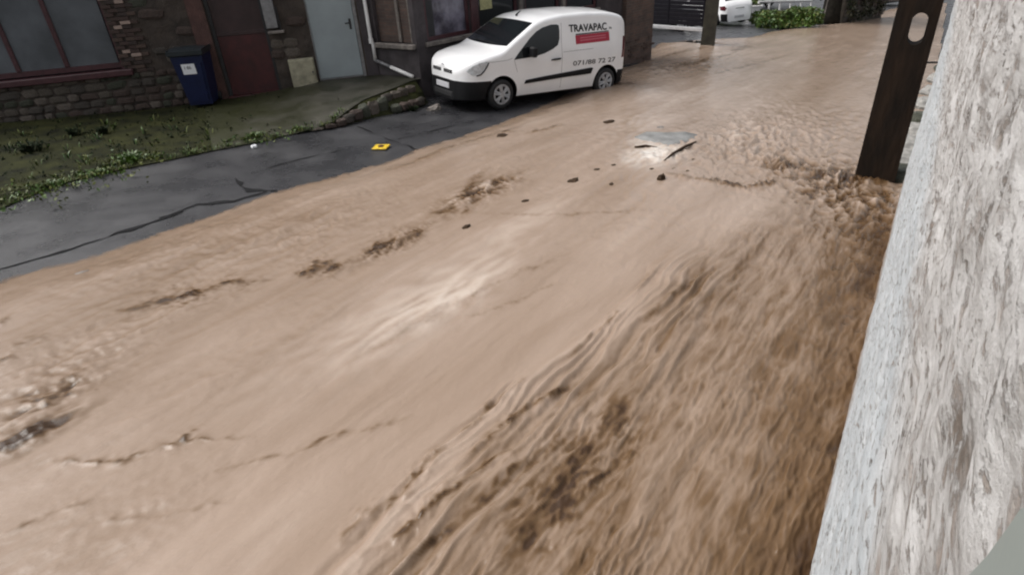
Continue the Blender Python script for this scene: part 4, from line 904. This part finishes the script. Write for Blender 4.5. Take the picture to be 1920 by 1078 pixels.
ks = thing('stone_kerb', 'row of rough grey stones along the house front behind the pole', 'kerb', tuple(gr(1700, 290)))
for i, (px, py) in enumerate([(1683, 345), (1690, 318), (1698, 290), (1708, 262), (1716, 236), (1726, 208), (1735, 184), (1746, 160), (1755, 138), (1764, 118), (1773, 100), (1781, 82)]):
    g = gr(px+14, py); piece('stone', STONES[(i*3) % 10], None, ks, at_mat(g+np.array([0, 0, .09]), np.array([wdir[0], wdir[1], 0]), np.array([wn[0], wn[1], 0]), .62+.1*(i % 3), .55, .30, random.uniform(-.1, .1)))
kerb_m = mat('pale_grey_kerb_stone', (.26, .25, .23), .7, scale=4, var=.45, bump=.5)
for me_ in {c.data.name: c.data for c in ks.children}.values(): pass
for c in ks.children:
    c.data = c.data.copy(); c.data.materials.clear(); c.data.materials.append(kerb_m if random.random() < .7 else M['stone'][4])

# ------------------------------------------------------------------ gate
gp = gr(1327, 89); GF = Frame(gp, math.degrees(math.atan2(-.68, .73)))
gt = thing('yard_gate', 'dark slatted metal gate leaf standing open beside the yard entrance', 'gate', tuple(gp))
gpo = thing('gate_post', 'dark thick gate post at the mouth of the yard', 'post', tuple(gp))
PPF = Frame(gp, 110)
mb = MB(); frustum(mb, PPF, -.27, .23, -.2, .2, -.17, .23, -.18, .18, -.2, 2.6); obj('shaft', mb, M['gatepost'], gpo); obj('cap', MB().bbox(PPF, -.22, .28, -.24, .24, 2.6, 2.72, .03), M['gatepost'], gpo)
GL = 3.2
obj('bottom_rail', MB().bbox(GF, .25, GL, -.05, .03, .50, .62, .01), M['palemetal'], gt)
obj('top_rail', MB().bbox(GF, .25, GL, -.03, .03, 2.3, 2.38, .01), M['gate'], gt)
for a in (.25, 1.7, GL-.08): obj('stile', MB().bbox(GF, a, a+.08, -.025, .025, .66, 2.3, .01), M['gate'], gt)
for i in range(12): obj('slat', MB().bbox(GF, .34, GL-.09, -.012+.002*(i % 2), .012, .68+i*.134, .68+i*.134+.125, .004), M['gate'], gt)

# ------------------------------------------------------------------ plants
def leaves(mb, c, rad, n, size, up=.3, seed=0, mis=1, lo=.35):
    r = np.random.default_rng(seed)
    for i in range(n):
        d = r.normal(size=3); d /= np.linalg.norm(d); d[2] = abs(d[2]) if up else d[2]
        rr = lo+(1-lo)*r.random()**.5; bump_ = 1+.25*math.sin(d[0]*5+seed)+.2*math.sin(d[1]*7+seed*2)
        p = np.array(c)+d*np.array(rad)*rr*bump_; a = r.normal(size=3); a /= np.linalg.norm(a); b_ = np.cross(a, r.normal(size=3)); b_ /= np.linalg.norm(b_)+1e-9; s_ = size*(.6+.8*r.random())
        mb.add([p-a*s_*.5, p+b_*s_*.3, p+a*s_*.6, p-b_*s_*.3], [(0, 1, 2, 3)], int(r.integers(mis)))
    return mb
def tuft(mb, p, n, h, spread, seed, mis=1):
    r = np.random.default_rng(seed)
    for i in range(n):
        az = r.random()*6.283; ln = h*(.5+.7*r.random()); o = np.array([math.cos(az), math.sin(az), 0]); t = np.array([-o[1], o[0], 0])*(.012+.012*r.random())*h/.25
        b0_ = np.array(p)+o*spread*r.random()*.7; m_ = b0_+o*ln*.25+np.array([0, 0, ln*.6]); e_ = b0_+o*ln*(.5+.4*r.random())+np.array([0, 0, ln*(.75+.2*r.random())])
        mi = int(r.integers(mis)); mb.add([b0_-t, b0_+t, m_+t*1.3, m_-t*1.3, e_], [(0, 1, 2, 3), (3, 2, 4)], mi)
    return mb
gm = MB()
for k in range(300):
    t = random.random(); i = int(t*(split+38)); c = rows[int(min(25, abs(random.gauss(0, 1.6)))), min(149, i)]
    tuft(gm, c+np.array([random.uniform(-.1, .1), random.uniform(-.02, .12), 0]), random.randint(5, 10), random.uniform(.03, .085), .12, k+1000, 3)
for k in range(90):
    c = rows[random.randint(3, 20), random.randint(0, split)]; tuft(gm, c, random.randint(4, 9), random.uniform(.05, .14), .15, k+3000, 3)
for k in range(420):
    c = rows[random.randint(1, 24), min(149, int(random.random()**.8*split*1.0+abs(random.gauss(0, 14))*(random.random() < .5)))]; leaves(gm, c+np.array([random.uniform(-.12, .12), random.uniform(-.08, .08), .02]), (.06, .06, .05), 2, .05, 1, k+7000, 1); gm.m[-2:] = [2 if random.random() < .96 else 1]*2
for (px_, py_), rx_, nn_ in (((75, 362), .55, 100), ((190, 330), .45, 60), ((245, 300), .35, 70), ((480, 262), .4, 35)):
    g_ = gr(px_, py_, .03)
    for k in range(nn_): c = g_+np.array([random.gauss(0, rx_)*.8, random.gauss(0, rx_)*.55+.05, 0]); c[2] = float(rz(c[0], c[1]))+.03; m0_ = len(gm.m); leaves(gm, c, (.05, .05, .07), 3, .055, 1, k+9000+px_, 1); gm.m[m0_:] = [0 if random.random() < .6 else 1]*(len(gm.m)-m0_)
W_ = [((95, 352), 60, .20, .45, 'C', 'yellow green weed clump spilling on the asphalt at the left end of the verge'), ((190, 326), 55, .20, .40, 'C', 'yellow green weed clump in the middle of the verge edge'), ((248, 306), 70, .32, .34, 'A', 'brightest green leafy weed standing tall on the verge edge'), ((142, 256), 45, .30, .25, 'B', 'dark weed with green leaves at the wall foot under the window'), ((193, 252), 45, .30, .25, 'B', 'dark weed at the wall foot between window and bin'), ((478, 258), 50, .22, .36, 'C', 'pale straw coloured weed beside the white litter scrap'), ((560, 247), 35, .14, .3, 'C', 'small moss green weed at the start of the rubble wall'), ((60, 285), 60, .35, .5, 'B', 'dark bushy weed on the verge near the left end of the wall'), ((775, 205), 40, .22, .25, 'B', 'dark weed growing at the foot of the rubble wall by the van')]
go = obj('grass', gm, [M['leafC'], M['leafA'], M['leafB']], recalc=False); tag(go, 'rough yellow green grass along the edge of the verge', 'grass', kind='stuff')
for k, ((px, py), nb, hg, sp, kind, lab) in enumerate(W_):
    i = int(np.argmin([abs((960+FLPX*(P_@cx)/(P_@cf))-px)+abs((539-FLPX*(P_@cu)/(P_@cf))-py) for P_ in rows.reshape(-1, 3)])); c = rows.reshape(-1, 3)[i]
    if px == 775: c = gr(775, 208)
    hg *= .5; mb = MB(); tuft(mb, (0, 0, 0), nb, hg, sp*.6, 50+k, 2); leaves(mb, (0, 0, hg*.3), (sp*.55, sp*.45, hg*.6), nb, .055, 1, 60+k, 2)
    o = obj('weed', mb, [M['leaf'+kind], M['leafA' if kind != 'B' else 'leafB']], recalc=False); o.location = c; tag(o, lab, 'weed', 'weeds along the verge')
# garden beyond the yard
def bush(name, label, cat, c, rad, n, size, mats, seed, group=None):
    t = thing(name, label, cat, tuple(c), group=group); mb = MB(); leaves(mb, np.array(c)+np.array([0, 0, rad[2]*.15]), rad, n, size, 1, seed, len(mats)); obj('foliage', mb, mats, t, recalc=False)
    st_ = MB()
    for k in range(5): a = k*1.256; st_.tube([np.array(c)+np.array([math.cos(a)*.1, math.sin(a)*.1, -.1]), np.array(c)+np.array([math.cos(a)*rad[0]*.5, math.sin(a)*rad[1]*.5, rad[2]*.7])], [.04, .015], 6)
    obj('stem', st_, M['bark'], t); return t
bush('hedge', 'bright green low hedge on the bank beside the flooded street', 'hedge', gr(1488, 56)+np.array([.1, 1.0, 0]), (1.40, 1.2, .62), 6500, .14, [M['leafA'], M['leafA'], M['leafC']], 5)
bush('bush', 'dark green bush behind the white fence rail', 'bush', gr(1470, 20)+np.array([0, 2.5, 0]), (3.4, 2.2, 2.6), 5000, .2, [M['leafB'], M['leafA'], M['leafB']], 6)
bush('bush', 'small bright bush behind the white planter', 'bush', gr(1415, 28)+np.array([.2, 2.5, 0]), (1.6, 1.2, 1.8), 2500, .16, [M['leafA'], M['leafC']], 8)
iw0, iw1 = gr(1578, 47), gr(1652, 36); iv = thing('ivy_wall', 'old brown stone wall end overgrown with ivy at the bend of the flooded street', 'wall', tuple(iw0))
IV = Frame(iw0, math.degrees(math.atan2(*(iw1-iw0)[:2]))); il = float(np.linalg.norm((iw1-iw0)[:2])); mb = MB(); mb.bbox(IV, -.1, il, 0, .7, -1, 3.4, .05); obj('masonry', mb, M['ivystone'], iv)
stone_field(iv, IV, 0, il-.15, -.2, 3.2, .32, cover=.9, dep=.01)
r_ = np.random.default_rng(9); mb = MB()
for k in range(3800):
    a_, h_ = r_.random()*il, r_.random()**.8*3.6
    if P2(np.array([a_/.7]), np.array([h_/.7]), 120)[0] < -.12: continue
    leaves(mb, IV.p(a_, -.06-.12*r_.random(), h_), (.12, .08, .12), 1, .15, 0, 5000+k, 3)
obj('ivy', mb, [M['leafD'], M['leafD'], M['leafB']], iv, recalc=False)
tp = gr(1560, 46)
tr = thing('tree', 'dark broad tree trunk between the green hedge and the brown ivy', 'tree', tuple(tp))
obj('trunk', MB().tube([tp+np.array([0, .2, -.2]), tp+np.array([.02, .22, .5]), tp+np.array([0, .25, 2]), tp+np.array([.1, .3, 4.2])], [.55, .48, .42, .30], 14), M['bark'], tr, smooth=True)
mb = MB(); leaves(mb, tp+np.array([.1, .4, 5.2]), (2.4, 2.2, 1.6), 3500, .2, 0, 21, 2); obj('crown', mb, [M['leafB'], M['leafA']], tr, recalc=False)
sp_ = gr(1541, 50); obj_s = thing('stake', 'thin pale stake standing left of the dark tree trunk', 'stake', tuple(sp_)); obj('shaft', MB().tube([sp_, sp_+np.array([.1, 0, 2.4])], .025, 8), M['sill'], obj_s); obj('tip', MB().tube([sp_+np.array([.1, 0, 2.4]), sp_+np.array([.102, 0, 2.46])], [.025, .006], 8), M['dark'], obj_s)
pb = gr(1411, 37); PB = Frame(pb, 95)
pt = thing('planter', 'white square planter beside the white car', 'planter', tuple(pb)); mb = MB(); frustum(mb, PB, -.22, .22, -.22, .22, -.30, .30, -.30, .30, 0, .62); obj('pot', mb, M['whitepipe'], pt); obj('rim', MB().bbox(PB, -.34, .34, -.34, .34, .62, .70, .015), M['whitepipe'], pt); obj('soil', MB().box(PB, -.28, .28, -.28, .28, .69, .715), M['earth'], pt)
f0, f1 = gr(1430, 30)+np.array([0, .8, 0]), gr(1530, 26)+np.array([0, .8, 0])
fc = thing('garden_fence', 'low white garden fence rail behind the bright hedge', 'fence', tuple(f0)); fd = f1-f0
obj('rail', MB().tube([f0+np.array([0, 0, .62]), f1+np.array([0, 0, .62])], .06, 8), M['whitepipe'], fc)
for t in np.linspace(0, 1, 6): p = f0+fd*t; obj('post', MB().tube([p-np.array([0, 0, .1]), p+np.array([0, 0, .66])], .06, 8), M['whitepipe'], fc)
# far end of the street
fcar = gr(1668, 12); hatchback('parked_car', 'dark car far up the flooded street left of the pole', (fcar[0], fcar[1]+1.0, float(rz(fcar[0], fcar[1]+1.0))), 60, R(2), M['carblack'])
fw0 = gr(1795, 4); FF = Frame((fw0[0]-30, fw0[1]+48, fw0[2]-.2), 100)
fb = thing('far_wall', 'long dark wall closing the far end of the flooded street', 'wall', tuple(FF.o)); obj('masonry', MB().box(FF, 0, 75, 0, .4, -4, 2), M['darkplaster'], fb); obj('coping', MB().bbox(FF, -.1, 75.1, -.08, .48, 2, 2.15, .03), M['sill'], fb)

# ------------------------------------------------------------------ small things on road and water
def chunk(name, p, r, h, m, seed, lab, cat, group=None, elong=1.6):
    bm = bmesh.new(); bmesh.ops.create_icosphere(bm, subdivisions=2, radius=1)
    az = random.Random(seed).uniform(0, 3)
    for v in bm.verts:
        k = 1+.45*mnoise.noise(v.co*1.9+Vector((seed*3.1, 0, 0)))+.25*mnoise.noise(v.co*4.5+Vector((0, seed*2.3, 0)))
        v.co = Vector((v.co.x*r*elong*k, v.co.y*r*k, v.co.z*h*k))
    bmesh.ops.rotate(bm, verts=bm.verts, cent=(0, 0, 0), matrix=Matrix.Rotation(R(30)+az*.3, 3, 'Z'))
    me = bpy.data.meshes.new(name); bm.to_mesh(me); bm.free(); me.materials.append(m)
    o = bpy.data.objects.new(name, me); COL.objects.link(o); o.location = p; return tag(o, lab, cat, group)
for i, (px, py, r, h, lab) in enumerate([(1075, 339, .09, .03, 'brown leaf clump floating alone left of the grey slab'), (1118, 319, .055, .02, 'small dark twig clump floating beside a second one left of the grey slab'), (1150, 311, .06, .02, 'small dark twig clump nearest the grey slab'), (1146, 346, .05, .02, 'tiny dark clump floating below the pair of twig clumps'), (1240, 337, .075, .10, 'black upright lump of debris sticking out of the water below the grey slab'), (1140, 230, .11, .05, 'brown sodden lump floating between the van and the grey slab'), (874, 427, .055, .035, 'dark brown stick end at the foot of the rippled patch'), (940, 256, .13, .04, 'reddish brown lump at the water edge in front of the van'), (1343, 338, .05, .03, 'dark speck of debris riding the curved wave'), (1238, 240, .09, .03, 'grey brown scrap floating just above the grey slab'), (1222, 318, .05, .02, 'small dark bit in the foam left of the upright debris lump'), (1262, 318, .05, .02, 'small dark bit right above the upright debris lump'), (1290, 322, .045, .02, 'small dark bit right of the upright debris lump'), (1300, 300, .045, .02, 'dark bit drifting right below the end of the sodden branch'), (1330, 285, .05, .02, 'dark bit drifting furthest right of the grey slab'), (985, 378, .06, .02, 'brown scrap drifting right of the rippled patch')]):
    chunk('floating_debris', gr(px, py, .077), r*.78, h*.8 if i != 4 else h*.8, M['debris'] if i != 9 else M['sill'], i+3, lab, 'debris', 'debris floating on the flood')
# grey slab breaking the surface
SL = [(1190, 257), (1212, 248), (1250, 247), (1285, 248), (1308, 253), (1313, 259), (1296, 266), (1268, 272), (1252, 277), (1240, 268), (1222, 266), (1205, 262)]
sp2 = np.array([gr(*p, .093) for p in SL]); cc = sp2.mean(0); mb = MB(); nn = len(SL)
top = [p+np.array([0, 0, .012*math.sin(i*2.3)]) for i, p in enumerate(sp2)]; bot = [cc+(p-cc)*1.06-np.array([0, 0, .16]) for p in sp2]
inn_ = [cc+(p-cc)*.6+np.array([0, 0, .025+.008*math.sin(i*1.7)]) for i, p in enumerate(sp2)]
mb.add(list(top)+bot+inn_+[cc+np.array([0, 0, .03])], [(i, (i+1) % nn, nn+(i+1) % nn, nn+i) for i in range(nn)]+[(2*nn+i, 2*nn+(i+1) % nn, (i+1) % nn, i) for i in range(nn)]+[(2*nn+i, 3*nn, 2*nn+(i+1) % nn) for i in range(nn)])
so = obj('concrete_slab', mb, M['slab'], smooth=True); tag(so, 'pale grey flat slab showing above the muddy water in mid street', 'slab')
tw = MB(); tw.tube([gr(1245, 302, .09), gr(1262, 288, .12), gr(1285, 275, .13), gr(1305, 266, .12)], [.012, .02, .024, .012], 7); to = obj('branch', tw, M['debris']); tag(to, 'dark sodden branch lying from the grey slab into the foam', 'branch')
tw = MB(); tw.tube([gr(1190, 276, .10), gr(1210, 274, .11), gr(1232, 277, .10)], [.015, .025, .012], 7); to = obj('branch', tw, M['debris']); tag(to, 'short dark stick lying in pale foam left below the grey slab', 'branch')
# yellow scrap and white litter on the dry asphalt
g = gr(715, 279); yl = thing('plastic_scrap', 'bright yellow square of plastic lying on the dry asphalt', 'litter', tuple(g)); YF = Frame(g+np.array([0, 0, .02]), 100)
obj('sheet', MB().bbox(YF, -.13, .13, -.12, .12, 0, .02, .006), M['yellow'], yl); mb = MB(); mb.lathe([(.05, 0), (.05, .012), (.0, .014)], 14, 'z', tuple(g+np.array([0, 0, .04]))); obj('boss', mb, M['frame'], yl)
chunk('paper_scrap', gr(476, 275, .03), .045, .04, M['sticker'], 31, 'crumpled white paper scrap at the edge of the asphalt', 'litter', elong=1.2)
chunk('floating_leaf', gr(150, 513, .06), .045, .012, M['sill'], 33, 'pale straw coloured leaf floating near the water edge on the left', 'leaf', elong=2.0)
chunk('road_stone', gr(815, 203, .03), .12, .06, M['sill'], 35, 'pale broken stone lying on the road in front of the van', 'stone')
for o in list(bpy.data.objects):
    if '_local' in o: del o['_local']
